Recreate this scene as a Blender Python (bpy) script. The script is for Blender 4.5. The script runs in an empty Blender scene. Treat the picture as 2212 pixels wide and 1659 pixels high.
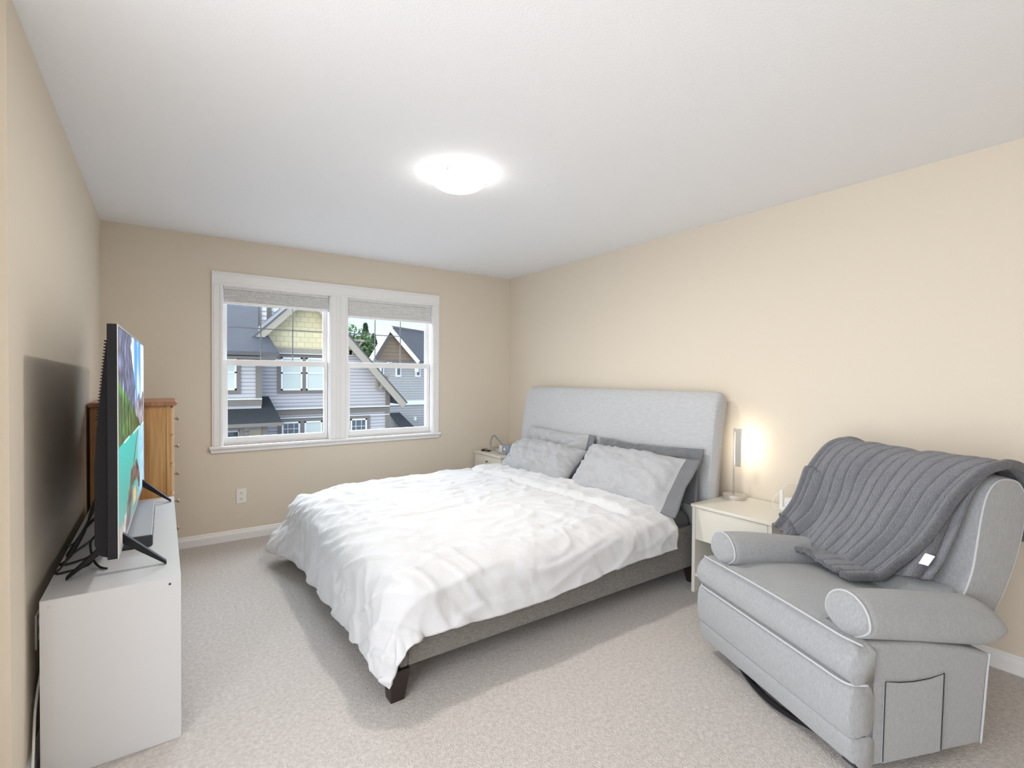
import bpy, bmesh, math, random
from mathutils import Vector, Matrix, noise
PI = math.pi
R = math.radians
sc = bpy.context.scene
col = sc.collection
random.seed(4)

# ------------------------------------------------------------------ helpers
def lin(r, g, b):
    f = lambda c: (c/255/12.92) if c/255 <= .04045 else ((c/255+.055)/1.055)**2.4
    return (f(r), f(g), f(b), 1)

def mat(name, color, rough=.6, metal=0, bump=0, bscale=200, mottle=0, mscale=60, stretch=(1,1,1), spec=.5, sheen=0, dark=.7, detail=4, coat=0):
    m = bpy.data.materials.new(name); m.use_nodes = True
    nt = m.node_tree; b = nt.nodes['Principled BSDF']
    b.inputs['Base Color'].default_value = color
    b.inputs['Roughness'].default_value = rough
    b.inputs['Metallic'].default_value = metal
    b.inputs['Specular IOR Level'].default_value = spec
    b.inputs['Sheen Weight'].default_value = sheen
    b.inputs['Coat Weight'].default_value = coat
    if bump or mottle:
        tc = nt.nodes.new('ShaderNodeTexCoord'); mp = nt.nodes.new('ShaderNodeMapping')
        mp.inputs['Scale'].default_value = stretch
        nt.links.new(tc.outputs['Object'], mp.inputs['Vector'])
    if bump:
        n = nt.nodes.new('ShaderNodeTexNoise'); n.inputs['Scale'].default_value = bscale; n.inputs['Detail'].default_value = detail
        nt.links.new(mp.outputs['Vector'], n.inputs['Vector'])
        bp = nt.nodes.new('ShaderNodeBump'); bp.inputs['Strength'].default_value = bump; bp.inputs['Distance'].default_value = .01
        nt.links.new(n.outputs['Fac'], bp.inputs['Height']); nt.links.new(bp.outputs['Normal'], b.inputs['Normal'])
    if mottle:
        n2 = nt.nodes.new('ShaderNodeTexNoise'); n2.inputs['Scale'].default_value = mscale; n2.inputs['Detail'].default_value = 6
        nt.links.new(mp.outputs['Vector'], n2.inputs['Vector'])
        rp = nt.nodes.new('ShaderNodeValToRGB')
        rp.color_ramp.elements[0].position = .5-mottle*.25; rp.color_ramp.elements[1].position = .5+mottle*.25
        rp.color_ramp.elements[0].color = (color[0]*dark, color[1]*dark, color[2]*dark, 1); rp.color_ramp.elements[1].color = color
        nt.links.new(n2.outputs['Fac'], rp.inputs['Fac']); nt.links.new(rp.outputs['Color'], b.inputs['Base Color'])
    return m

def tag(o, label=None, cat=None, group=None, kind=None):
    if label: o['label'] = label
    if cat: o['category'] = cat
    if group: o['group'] = group
    if kind: o['kind'] = kind
    return o

def empty(name, loc=(0,0,0), rz=0, label=None, cat=None, group=None, kind=None):
    o = bpy.data.objects.new(name, None); col.objects.link(o)
    o.location = loc; o.rotation_euler = (0, 0, rz); o.empty_display_size = .1
    return tag(o, label, cat, group, kind)

def obj(name, bm, m, parent=None, smooth=False, bevel=0, subsurf=0, label=None, seg=2, recalc=True, ang=40):
    if recalc: bmesh.ops.recalc_face_normals(bm, faces=bm.faces)
    me = bpy.data.meshes.new(name); bm.to_mesh(me); bm.free()
    ms = m if isinstance(m, (list, tuple)) else [m]
    for x in ms: me.materials.append(x)
    o = bpy.data.objects.new(name, me); col.objects.link(o)
    if parent: o.parent = parent
    if smooth:
        for p in me.polygons: p.use_smooth = True
    if bevel:
        b = o.modifiers.new('bevel', 'BEVEL'); b.width = bevel; b.segments = seg; b.limit_method = 'ANGLE'; b.angle_limit = R(35)
        for p in me.polygons: p.use_smooth = True
        try: me.set_sharp_from_angle(angle=R(ang))
        except Exception: pass
        b.harden_normals = True
    if subsurf:
        s = o.modifiers.new('sub', 'SUBSURF'); s.levels = subsurf; s.render_levels = subsurf
    if label: o['label'] = label
    return o

def B(bm, x0, x1, y0, y1, z0, z1, mi=0):
    v = [bm.verts.new(p) for p in ((x0,y0,z0),(x1,y0,z0),(x1,y1,z0),(x0,y1,z0),(x0,y0,z1),(x1,y0,z1),(x1,y1,z1),(x0,y1,z1))]
    for f in ((0,3,2,1),(4,5,6,7),(0,1,5,4),(1,2,6,5),(2,3,7,6),(3,0,4,7)):
        bm.faces.new([v[i] for i in f]).material_index = mi
    return bm

def box(*a):
    return B(bmesh.new(), *a)

def prism(bm, poly, axis, a, b, mi=0):
    # poly: 2D points in the two remaining axes, extruded along axis from a to b
    def P(q, t):
        return {'x': (t, q[0], q[1]), 'y': (q[0], t, q[1]), 'z': (q[0], q[1], t)}[axis]
    A = [bm.verts.new(P(q, a)) for q in poly]; C = [bm.verts.new(P(q, b)) for q in poly]
    bm.faces.new(A).material_index = mi; bm.faces.new(C[::-1]).material_index = mi
    n = len(poly)
    for i in range(n):
        bm.faces.new((A[i], C[i], C[(i+1) % n], A[(i+1) % n])).material_index = mi
    return bm

def catmull(pts, n=8, closed=False):
    pts = [Vector(p) for p in pts]; out = []
    L = len(pts)
    for i in range(L if closed else L-1):
        if closed: p0, p1, p2, p3 = (pts[(i+k) % L] for k in (-1, 0, 1, 2))
        else: p0 = pts[max(i-1, 0)]; p1 = pts[i]; p2 = pts[i+1]; p3 = pts[min(i+2, L-1)]
        for k in range(n):
            t = k/n
            out.append(.5*((2*p1)+(-p0+p2)*t+(2*p0-5*p1+4*p2-p3)*t*t+(-p0+3*p1-3*p2+p3)*t**3))
    if not closed: out.append(pts[-1].copy())
    return out

def tube(bm, pts, r, seg=8, closed=False, mi=0):
    pts = [Vector(p) for p in pts]; n = len(pts); rings = []
    up = Vector((0, 0, 1)); prev = None
    for i, p in enumerate(pts):
        if closed: t = pts[(i+1) % n]-pts[i-1]
        else: t = pts[min(i+1, n-1)]-pts[max(i-1, 0)]
        if t.length < 1e-9: t = Vector((0, 0, 1))
        t.normalize()
        if prev is None:
            a = t.cross(up)
            if a.length < .05: a = t.cross(Vector((1, 0, 0)))
        else:
            a = prev-t*prev.dot(t)
            if a.length < 1e-4: a = t.cross(up)
        a.normalize(); prev = a; b = t.cross(a)
        rr = r[i] if isinstance(r, (list, tuple)) else r
        rings.append([bm.verts.new(p+(a*math.cos(2*PI*k/seg)+b*math.sin(2*PI*k/seg))*rr) for k in range(seg)])
    for i in range(n if closed else n-1):
        A = rings[i]; C = rings[(i+1) % n]
        for k in range(seg):
            bm.faces.new((A[k], A[(k+1) % seg], C[(k+1) % seg], C[k])).material_index = mi
    if not closed:
        bm.faces.new(rings[0][::-1]).material_index = mi; bm.faces.new(rings[-1]).material_index = mi
    return bm

def lathe(bm, prof, c=(0,0,0), seg=40, axis='z', mi=0):
    c = Vector(c); rings = []
    for r, h in prof:
        ring = []
        for k in range(seg):
            a = 2*PI*k/seg
            if axis == 'z': v = Vector((r*math.cos(a), r*math.sin(a), h))
            elif axis == 'x': v = Vector((h, r*math.cos(a), r*math.sin(a)))
            else: v = Vector((r*math.cos(a), h, r*math.sin(a)))
            ring.append(bm.verts.new(c+v))
        rings.append(ring)
    for A, C in zip(rings, rings[1:]):
        for k in range(seg):
            bm.faces.new((A[k], A[(k+1) % seg], C[(k+1) % seg], C[k])).material_index = mi
    bm.faces.new(rings[0][::-1]).material_index = mi; bm.faces.new(rings[-1]).material_index = mi
    return bm

def sheet(bm, f, nu, nv, mi=0, closeu=False):
    g = [[bm.verts.new(f(i/nu, j/nv)) for j in range(nv+1)] for i in range(nu+(0 if closeu else 1))]
    n = len(g)
    for i in range(nu):
        for j in range(nv):
            bm.faces.new((g[i][j], g[(i+1) % n][j], g[(i+1) % n][j+1], g[i][j+1])).material_index = mi
    return g

def nz(x, y, z=0.0):
    return noise.noise(Vector((x, y, z)))

def copy_tree(o, parent=None):
    c = o.copy(); col.objects.link(c); c.parent = parent
    for ch in list(o.children): copy_tree(ch, c)
    return c

def lerp(a, b, t): return a+(b-a)*t
def smooth01(t):
    t = max(0, min(1, t)); return t*t*(3-2*t)

# ------------------------------------------------------------------ materials
M = {}
M['wall'] = mat('beige wall paint', lin(219,209,193), .75, bump=.05, bscale=260, spec=.25)
M['ceiling'] = mat('white ceiling paint', (.86,.87,.89,1), .9, bump=.12, bscale=140, spec=.1)
M['trim'] = mat('white gloss trim', (.84,.84,.84,1), .35)
M['carpet'] = mat('beige carpet', lin(222,215,209), 1, bump=1.0, bscale=150, mottle=1.5, mscale=60, spec=.05, sheen=.25, dark=.60, detail=6)
M['vinyl'] = mat('white vinyl sash', (.86,.86,.87,1), .4)
M['shade'] = mat('cellular shade cloth', (.72,.72,.72,1), .9)
M['muntin'] = mat('grey muntin', lin(120,122,126), .5)
M['white_lam'] = mat('white laminate', (.63,.635,.645,1), .38)
M['ns_white'] = mat('cream white laminate', lin(228,224,212), .45)
M['ns_dark'] = mat('nightstand inside', lin(120,108,98), .6)
M['black'] = mat('black plastic', (.010,.010,.013,1), .5, spec=.25)
M['tvback'] = mat('dark tv casing', (.012,.012,.015,1), .6, bump=.1, bscale=300, spec=.2)
M['cable'] = mat('black cable', (.012,.012,.012,1), .5)
M['bezel'] = mat('thin grey bezel', (.55,.56,.58,1), .35, metal=.6)
M['metal'] = mat('brushed nickel', (.66,.63,.58,1), .42, metal=.55)
M['knob'] = mat('pewter knob', (.30,.28,.25,1), .35, metal=.8)
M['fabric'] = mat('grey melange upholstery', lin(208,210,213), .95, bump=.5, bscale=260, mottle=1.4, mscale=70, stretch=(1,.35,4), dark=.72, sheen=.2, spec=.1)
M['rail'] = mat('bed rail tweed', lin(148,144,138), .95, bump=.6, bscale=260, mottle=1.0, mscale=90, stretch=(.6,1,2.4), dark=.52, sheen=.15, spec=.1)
M['chair'] = mat('recliner chenille', lin(166,168,170), .95, bump=.45, bscale=240, mottle=1.3, mscale=95, stretch=(1.6,1.6,.6), dark=.74, sheen=.35, spec=.1)
M['piping'] = mat('recliner piping', lin(182,184,186), .9, sheen=.1, spec=.1)
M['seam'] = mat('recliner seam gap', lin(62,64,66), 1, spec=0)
M['duvet'] = mat('white cotton', (.63,.635,.65,1), .85, bump=.30, bscale=26, sheen=.15, spec=.15, detail=8)
M['lining'] = mat('grey cotton lining', lin(150,152,158), .9)
M['sheet'] = mat('grey fitted sheet', lin(112,114,118), .85, bump=.25, bscale=24)
M['pillow'] = mat('light grey pillowcase', lin(172,173,176), .8, bump=.35, bscale=22, sheen=.2, spec=.2, detail=7)
M['pillow_dark'] = mat('dark grey sateen', lin(104,106,110), .55, bump=.25, bscale=26, sheen=.3, detail=7)
M['throw'] = mat('grey plush', lin(114,116,123), 1, bump=1.0, bscale=210, mottle=1.0, mscale=34, dark=.78, sheen=.6, spec=.05, detail=6)
M['throw_rim'] = mat('grey plush back', lin(104,104,108), 1, bump=1, bscale=190, mottle=1, mscale=60, dark=.7, sheen=.35, spec=.05)
M['tagw'] = mat('white satin tag', (.85,.84,.82,1), .6)
M['darkwood'] = mat('espresso wood', (.022,.014,.011,1), .4)
M['plate'] = mat('outlet plate', (.82,.81,.76,1), .4)
M['slot'] = mat('outlet slot', (.05,.05,.05,1), .6)
M['whiteplastic'] = mat('white plastic', (.85,.85,.83,1), .35)
M['greyplastic'] = mat('blue grey plastic', lin(150,160,176), .4)
M['hose'] = mat('grey hose', lin(150,152,156), .45)
M['sb_side'] = mat('soundbar end', (.035,.037,.045,1), .45)
M['sb_top'] = mat('silver soundbar top', lin(176,178,184), .4, metal=.15)

def wood(name, c1, c2, knots=True):
    m = bpy.data.materials.new(name); m.use_nodes = True; nt = m.node_tree; b = nt.nodes['Principled BSDF']
    tc = nt.nodes.new('ShaderNodeTexCoord'); mp = nt.nodes.new('ShaderNodeMapping'); mp.inputs['Scale'].default_value = (22, 22, 1.3)
    n = nt.nodes.new('ShaderNodeTexNoise'); n.inputs['Scale'].default_value = 1.6; n.inputs['Detail'].default_value = 7; n.inputs['Distortion'].default_value = 1.2
    rp = nt.nodes.new('ShaderNodeValToRGB'); rp.color_ramp.elements[0].color = c1; rp.color_ramp.elements[1].color = c2
    rp.color_ramp.elements[0].position = .32; rp.color_ramp.elements[1].position = .66
    nt.links.new(tc.outputs['Object'], mp.inputs['Vector']); nt.links.new(mp.outputs['Vector'], n.inputs['Vector'])
    nt.links.new(n.outputs['Fac'], rp.inputs['Fac'])
    if knots:
        v = nt.nodes.new('ShaderNodeTexVoronoi'); v.inputs['Scale'].default_value = 3.3
        mp2 = nt.nodes.new('ShaderNodeMapping'); mp2.inputs['Scale'].default_value = (1.4, 1.4, 1.0); mp2.inputs['Location'].default_value = (.3, .2, .12)
        nt.links.new(tc.outputs['Object'], mp2.inputs['Vector']); nt.links.new(mp2.outputs['Vector'], v.inputs['Vector'])
        r2 = nt.nodes.new('ShaderNodeValToRGB'); r2.color_ramp.elements[0].position = .03; r2.color_ramp.elements[1].position = .10
        r2.color_ramp.elements[0].color = (.18, .1, .06, 1); r2.color_ramp.elements[1].color = (1, 1, 1, 1)
        nt.links.new(v.outputs['Distance'], r2.inputs['Fac'])
        mx = nt.nodes.new('ShaderNodeMix'); mx.data_type = 'RGBA'; mx.blend_type = 'MULTIPLY'; mx.inputs['Factor'].default_value = .8
        nt.links.new(rp.outputs['Color'], mx.inputs['A']); nt.links.new(r2.outputs['Color'], mx.inputs['B'])
        nt.links.new(mx.outputs['Result'], b.inputs['Base Color'])
    else: nt.links.new(rp.outputs['Color'], b.inputs['Base Color'])
    b.inputs['Roughness'].default_value = .38
    return m
M['pine'] = wood('honey pine', lin(172,120,66), lin(206,156,96))
M['pine_top'] = wood('reddish pine top', lin(150,96,66), lin(176,122,88), False)
M['pine_edge'] = mat('pale pine drawer edge', lin(214,184,150), .5)

def emis(name, c, s):
    m = bpy.data.materials.new(name); m.use_nodes = True; nt = m.node_tree
    nt.nodes.remove(nt.nodes['Principled BSDF']); e = nt.nodes.new('ShaderNodeEmission')
    e.inputs['Color'].default_value = c; e.inputs['Strength'].default_value = s
    nt.links.new(e.outputs[0], nt.nodes['Material Output'].inputs[0]); return m
M['dome'] = emis('lit opal glass', (1, .955, .90, 1), 6)
M['led'] = emis('led strip', (1, .88, .70, 1), 11)

def glass(name):
    m = bpy.data.materials.new(name); m.use_nodes = True; nt = m.node_tree
    nt.nodes.remove(nt.nodes['Principled BSDF'])
    t = nt.nodes.new('ShaderNodeBsdfTransparent'); g = nt.nodes.new('ShaderNodeBsdfGlossy'); g.inputs['Roughness'].default_value = .0
    t.inputs['Color'].default_value = (.96, .98, .97, 1)
    f = nt.nodes.new('ShaderNodeFresnel'); f.inputs['IOR'].default_value = 1.45; mx = nt.nodes.new('ShaderNodeMixShader')
    k = nt.nodes.new('ShaderNodeMath'); k.operation = 'MULTIPLY'; k.inputs[1].default_value = .35
    nt.links.new(f.outputs[0], k.inputs[0]); nt.links.new(k.outputs[0], mx.inputs[0]); nt.links.new(t.outputs[0], mx.inputs[1]); nt.links.new(g.outputs[0], mx.inputs[2])
    nt.links.new(mx.outputs[0], nt.nodes['Material Output'].inputs[0]); return m
M['glass'] = glass('window glass')

def striped(name, base, line, period, axis='Z', width=.12, rough=.8, bricks=False):
    # lapped siding / shingle courses: thin line every <period> metres along one axis
    m = bpy.data.materials.new(name); m.use_nodes = True; nt = m.node_tree; b = nt.nodes['Principled BSDF']
    b.inputs['Roughness'].default_value = rough
    tc = nt.nodes.new('ShaderNodeTexCoord')
    if bricks:
        br = nt.nodes.new('ShaderNodeTexBrick'); mp = nt.nodes.new('ShaderNodeMapping'); mp.inputs['Rotation'].default_value = (R(90), 0, 0)
        br.inputs['Color1'].default_value = base; br.inputs['Color2'].default_value = tuple(c*.9 for c in base[:3])+(1,)
        br.inputs['Mortar'].default_value = line; br.inputs['Scale'].default_value = 1; br.inputs['Brick Width'].default_value = bricks
        br.inputs['Row Height'].default_value = period; br.inputs['Mortar Size'].default_value = width*period; br.inputs['Mortar Smooth'].default_value = 0
        nt.links.new(tc.outputs['Object'], mp.inputs['Vector']); nt.links.new(mp.outputs['Vector'], br.inputs['Vector'])
        nt.links.new(br.outputs['Color'], b.inputs['Base Color'])
        return m
    sx = nt.nodes.new('ShaderNodeSeparateXYZ'); nt.links.new(tc.outputs['Object'], sx.inputs[0])
    d = nt.nodes.new('ShaderNodeMath'); d.operation = 'DIVIDE'; d.inputs[1].default_value = period; nt.links.new(sx.outputs[axis], d.inputs[0])
    fr = nt.nodes.new('ShaderNodeMath'); fr.operation = 'FRACT'; nt.links.new(d.outputs[0], fr.inputs[0])
    rp = nt.nodes.new('ShaderNodeValToRGB'); e = rp.color_ramp.elements
    e[0].position = 0; e[0].color = line; e[1].position = width; e[1].color = base
    nt.links.new(fr.outputs[0], rp.inputs['Fac']); nt.links.new(rp.outputs['Color'], b.inputs['Base Color'])
    bp = nt.nodes.new('ShaderNodeBump'); bp.inputs['Strength'].default_value = .6; bp.inputs['Distance'].default_value = .03
    nt.links.new(fr.outputs[0], bp.inputs['Height']); nt.links.new(bp.outputs['Normal'], b.inputs['Normal'])
    return m
M['siding'] = striped('pale grey lap siding', lin(170,168,171), lin(102,100,104), .17, width=.30)
M['siding_far'] = striped('far grey lap siding', lin(158,158,157), lin(98,98,98), .22, width=.28)
M['cream'] = striped('cream shingle wall', lin(206,195,160), lin(178,168,136), .25, width=.07, bricks=.37)
M['brownsiding'] = striped('brown siding', lin(114,98,82), lin(80,68,58), .34, width=.16)
M['shingle'] = mat('asphalt roof shingles', lin(60,63,71), .9, bump=.8, bscale=8, mottle=1.6, mscale=3.0, stretch=(.5,2.2,2.2), dark=.66)
M['shingle_dark'] = mat('wet dark roof shingles', lin(32,38,44), .8, bump=.8, bscale=8, mottle=1.6, mscale=3.0, stretch=(.5,2,2), dark=.6)
M['taupe'] = mat('taupe trim board', lin(106,100,95), .8)
M['taupe_light'] = mat('light taupe rake board', lin(142,135,124), .8)
M['ext_white'] = mat('white exterior trim', lin(205,207,210), .6)
M['gutter'] = mat('dark gutter', lin(70,70,72), .5)
M['blindglass'] = mat('pane with closed blind', lin(176,184,180), .25, spec=.6)
M['darkpane'] = mat('dark window pane', lin(70,80,90), .12, spec=.6)
M['leaf'] = mat('leaf green', lin(78,106,62), .8)
M['leaf2'] = mat('conifer green', lin(58,84,56), .8)
M['bark'] = mat('bark', lin(90,76,62), .9)
M['asphalt'] = mat('asphalt lane', lin(120,120,120), .95)

# ------------------------------------------------------------------ room shell
XL, XR, YB, H = -.36, 3.186, 4.575, 2.44
YF, XH, YC = -.9, -1.3, 1.985   # the hall side, left of the viewpoint, is open
T = .15
tag(obj('floor', box(XH-T, XR+T, YF-T, YB+T, -.12, 0), M['carpet']), kind='structure')
tag(obj('ceiling', box(XH-T, XR+T, YF-T, YB+T, H, H+.12), M['ceiling']), kind='structure')
tag(obj('wall_right', box(XR, XR+T, YF-T, YB+T, 0, H), M['wall']), kind='structure')
bm = box(XL-T, XL, YC, YB+T, 0, H)
tag(obj('wall_left', bm, M['wall']), kind='structure')
tag(obj('wall_alcove', box(XH, XL-T, YC, YC+T, 0, H), M['wall']), kind='structure')
tag(obj('wall_shade_stub', box(-.66, -.56, 1.45, YC, 0, H), M['wall']), kind='structure')  # unseen stub, added to shade the wall's end face from the west sky
tag(obj('wall_front', box(XH, XR, YF-T, YF, 0, H), M['wall']), kind='structure')
# window openings
WZ0, WZ1 = .775, 2.066
LW = (.385, 1.232); RW = (1.374, 2.240)
bm = bmesh.new()
B(bm, XL, LW[0], YB, YB+T, 0, H); B(bm, RW[1], XR, YB, YB+T, 0, H); B(bm, LW[1], RW[0], YB, YB+T, WZ0, WZ1)
B(bm, LW[0], RW[1], YB, YB+T, 0, WZ0); B(bm, LW[0], RW[1], YB, YB+T, WZ1, H)
tag(obj('wall_back', bm, M['wall']), kind='structure')

def baseboard(name, p0, p1, nrm):
    prof = [(0,0),(.014,0),(.014,.052),(.0125,.056),(.0125,.060),(.008,.070),(.008,.078),(.004,.084),(0,.084)]
    bm = bmesh.new(); p0 = Vector(p0); p1 = Vector(p1); nrm = Vector(nrm)
    A = [bm.verts.new(p0+nrm*a+Vector((0,0,b))) for a, b in prof]; C = [bm.verts.new(p1+nrm*a+Vector((0,0,b))) for a, b in prof]
    n = len(prof)
    for i in range(n): bm.faces.new((A[i], C[i], C[(i+1) % n], A[(i+1) % n]))
    bm.faces.new(A); bm.faces.new(C[::-1])
    return tag(obj(name, bm, M['trim']), kind='structure')
baseboard('baseboard_back', (XL+.014, YB, 0), (XR-.014, YB, 0), (0,-1,0))
baseboard('baseboard_right', (XR, YF, 0), (XR, YB, 0), (-1,0,0))
baseboard('baseboard_left', (XL, YC, 0), (XL, YB, 0), (1,0,0))

# window casing
cas = empty('trim_1', (0, YB, 0), kind='structure')
def casing_piece(x0, x1, z0, z1):
    bm = bmesh.new(); B(bm, x0, x1, -.016, 0, z0, z1)
    if x1-x0 < z1-z0:
        B(bm, x0+.012, x0+.02, -.021, -.016, z0, z1); B(bm, x1-.02, x1-.012, -.021, -.016, z0, z1)
    else:
        B(bm, x0, x1, -.021, -.016, z1-.022, z1-.013); B(bm, x0, x1, -.020, -.016, z0+.012, z0+.02)
    return bm
for a in ((.315, LW[0]+.006, WZ0, WZ1-.006), (LW[1]-.006, 1.296, WZ0, WZ1-.006), (1.304, RW[0]+.006, WZ0, WZ1-.006), (RW[1]-.006, 2.306, WZ0, WZ1-.006), (.315, 2.306, WZ1-.006, 2.168)):
    obj('casing_board', casing_piece(*a), M['trim'], cas, bevel=.003)
obj('casing_seam', box(1.296, 1.304, -.012, 0, WZ0, WZ1-.006), M['trim'], cas)
sill = empty('trim_2', (0, YB, 0), kind='structure')
obj('stool', box(.296, 2.322, -.045, .035, WZ0-.022, WZ0), M['trim'], sill, bevel=.006)
bm = bmesh.new(); prism(bm, [(.300,.753),(2.318,.753),(2.306,.722),(.312,.722)], 'y', -.022, 0)
obj('apron', bm, M['trim'], sill, bevel=.003)

def window(name, x0, x1):
    w = empty(name, ((x0+x1)/2, YB, WZ0), kind='structure')
    L = lambda v: v-(x0+x1)/2
    a, b = L(x0), L(x1); hgt = WZ1-WZ0
    bm = bmesh.new()   # jamb lining
    B(bm, a, a+.012, .0, .15, 0, hgt); B(bm, b-.012, b, .0, .15, 0, hgt); B(bm, a, b, .0, .15, hgt-.012, hgt); B(bm, a, b, .035, .15, 0, .014)
    B(bm, a+.012, a+.03, .075, .13, .014, hgt-.012); B(bm, b-.03, b-.012, .075, .13, .014, hgt-.012)
    obj('jamb', bm, M['vinyl'], w)
    mr = .695
    def sash(nm, y0, y1, z0, z1, st, bot, top, grid):
        bm = bmesh.new(); l = a+.014; r = b-.014
        B(bm, l, l+st, y0, y1, z0, z1); B(bm, r-st, r, y0, y1, z0, z1); B(bm, l+st, r-st, y0, y1, z0, z0+bot); B(bm, l+st, r-st, y0, y1, z1-top, z1)
        s = obj(nm, bm, M['vinyl'], w, bevel=.003)
        g = obj('pane', box(l+st, r-st, (y0+y1)/2-.002, (y0+y1)/2+.002, z0+bot, z1-top), M['glass'], s)
        if grid:
            bm = bmesh.new(); gx0, gx1 = l+st, r-st; gz0, gz1 = z0+bot, z1-top; ym = (y0+y1)/2+.006
            for k in (1, 2):
                xx = lerp(gx0, gx1, k/3); B(bm, xx-.0045, xx+.0045, ym, ym+.005, gz0, gz1)
            zz = gz0+.27; B(bm, gx0, gx1, ym+.0005, ym+.0045, zz-.0045, zz+.0045)
            obj('muntin_grid', bm, M['muntin'], s)
        return s
    sash('lower_sash', .045, .075, .014, mr, .032, .045, .048, False)
    sash('upper_sash', .085, .112, mr-.035, hgt-.012, .03, .035, .03, True)
    obj('sash_lock', box(-.02, .02, .046, .07, mr, mr+.008), M['whiteplastic'], w, bevel=.003)
    return w
window('window_1', *LW); window('window_2', *RW)

def shade(x0, x1, z0, label):
    s = empty('cellular_shade', ((x0+x1)/2, YB+.028, WZ1-.012), label=label, cat='window shade', group='raised cellular shades')
    hw = (x1-x0)/2-.016; top = 0; zb = z0-(WZ1-.012)
    obj('headrail', box(-hw, hw, -.020, .014, -.018, 0), M['shade'], s, bevel=.003)
    bm = bmesh.new(); n = 9; zt = -.018; zz = zb+.022; pts = []
    for k in range(n):
        za = lerp(zt, zz, k/n); zc = lerp(zt, zz, (k+.5)/n); zd = lerp(zt, zz, (k+1)/n)
        pts += [(-.010, za), (-.017, zc)]
    pts.append((-.010, zz)); back = [(-p[0]-.004, p[1]) for p in reversed(pts)]
    prism(bm, pts+back, 'x', -hw+.002, hw-.002)
    obj('pleats', bm, M['shade'], s)
    obj('bottom_rail', box(-hw, hw, -.019, .012, zb, zb+.022), M['vinyl'], s, bevel=.003)
shade(LW[0], LW[1], 1.918, 'white pleated shade raised in the window pane beside the dresser')
shade(RW[0], RW[1], 1.880, 'white pleated shade hanging slightly lower in the window nearer the bed')

# ------------------------------------------------------------------ ceiling light
def dome(loc, label):
    t = empty('ceiling_light', loc, label=label, cat='ceiling light')
    obj('canopy', lathe(bmesh.new(), [(.10,0),(.105,-.008),(.10,-.022),(.0,-.022)][::-1]+[(.0,0)], seg=36), M['trim'], t, smooth=False)
    prof = []
    for k in range(13):
        a = k/12*PI/2; prof.append((.150*math.cos(a)+1e-4, -.030-.062*math.sin(a)))
    prof = [(.0001,-.026),(.150,-.026)]+prof
    obj('glass_bowl', lathe(bmesh.new(), prof, seg=48), M['dome'], t, smooth=True, label='glowing white opal glass bowl')
    for k in range(3):
        a = R(100+120*k)
        bm = bmesh.new(); c = Vector((.152*math.cos(a), .152*math.sin(a), -.03))
        tube(bm, [c+Vector((0,0,.012)), c+Vector((0,0,-.012))], .007, 8)
        tube(bm, [c+Vector((0,0,.01)), Vector((.09*math.cos(a), .09*math.sin(a), -.01))], .003, 6)
        obj('clip', bm, M['metal'], t)
    return t
dome((1.31, 2.37, H), 'lit round frosted glass dome on the ceiling above the bed')

# ------------------------------------------------------------------ tv cabinet
c = empty('tv_cabinet', (-.137, 2.91, 0), label='long white laminate cabinet along the wall under the television', cat='cabinet')
cx0, cx1, cy0, cy1, ch = -.193, .190, -.725, .735, .600
bm = bmesh.new()
B(bm, cx0, cx1, cy0, cy0+.018, 0, ch-.0005); B(bm, cx0, cx1, cy1-.018, cy1, 0, ch-.0005)
B(bm, cx0, cx1-.018, cy0+.018, cy1-.018, .03, .048); B(bm, cx0, cx0+.006, cy0+.018, cy1-.018, .048, ch-.018)
B(bm, cx0+.006, cx1-.018, -.009, .009, .048, ch-.018)
obj('carcass', bm, M['white_lam'], c, bevel=.0012)
obj('tabletop', box(cx0, cx1, cy0, cy1, ch-.0004, ch+.0015), M['white_lam'], c)
bm = bmesh.new(); B(bm, cx0, cx1-.018, cy0+.018, cy1-.018, ch-.018, ch)
obj('top_rail', bm, M['white_lam'], c)
for k, (a, b) in enumerate(((cy0+.021, cy0+.490), (cy0+.493, cy0+.964), (cy0+.967, cy1-.021))):
    for z0, z1 in ((.035, .300), (.304, ch-.003)):
        d = obj('drawer_front', box(cx1-.017, cx1-.001, a, b, z0, z1), M['white_lam'], c, bevel=.0015)
for yy, xx, zz in ((0, cx0+.022, ch-.022), (0, cx1-.034, ch-.022)):
    obj('cam_cover', lathe(bmesh.new(), [(.0001,cy0-.0012),(.0042,cy0-.0012),(.0042,cy0+.001),(.0001,cy0+.001)], (xx,0,zz), 14, 'y'), M['bezel'] if xx < 0 else M['slot'], c)

# ------------------------------------------------------------------ television
tv_n = Vector((-.130, 2.195, 0)); tv_f = Vector((-.095, 3.640, 0))
ang = math.atan2(tv_f.y-tv_n.y, tv_f.x-tv_n.x)
t = empty('television', (tv_n.x, tv_n.y, .602), ang, label='large flat television showing a mountain lake, standing on the white cabinet', cat='television')
L = (tv_f-tv_n).length; TZ0, TZ1 = .096, .915
# local: x along the width (near -> far), y to the back (towards the wall)
obj('bezel', B(bmesh.new(), 0, L, .000, .028, TZ0, TZ1), M['black'], t, bevel=.002)
bm = bmesh.new()
for a in ((0, L, -.003, 0, TZ1-.007, TZ1), (0, L, -.003, 0, TZ0, TZ0+.014), (0, .007, -.003, 0, TZ0+.014, TZ1-.007), (L-.007, L, -.003, 0, TZ0+.014, TZ1-.007)): B(bm, *a)
obj('bezel_rim', bm, M['bezel'], t)
bm = bmesh.new()
prof = [(.028,TZ1-.03),(.040,TZ1-.14),(.058,TZ1-.36),(.066,TZ1-.50),(.066,TZ0+.05),(.05,TZ0+.01),(.028,TZ0)]
prism(bm, prof, 'x', .03, L-.03)
for k in range(26):
    zz = TZ1-.06-k*.011; d = lerp(.034, .058, k/26)
    B(bm, .034, L-.034, .028, d+.004, zz, zz+.004)
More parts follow.
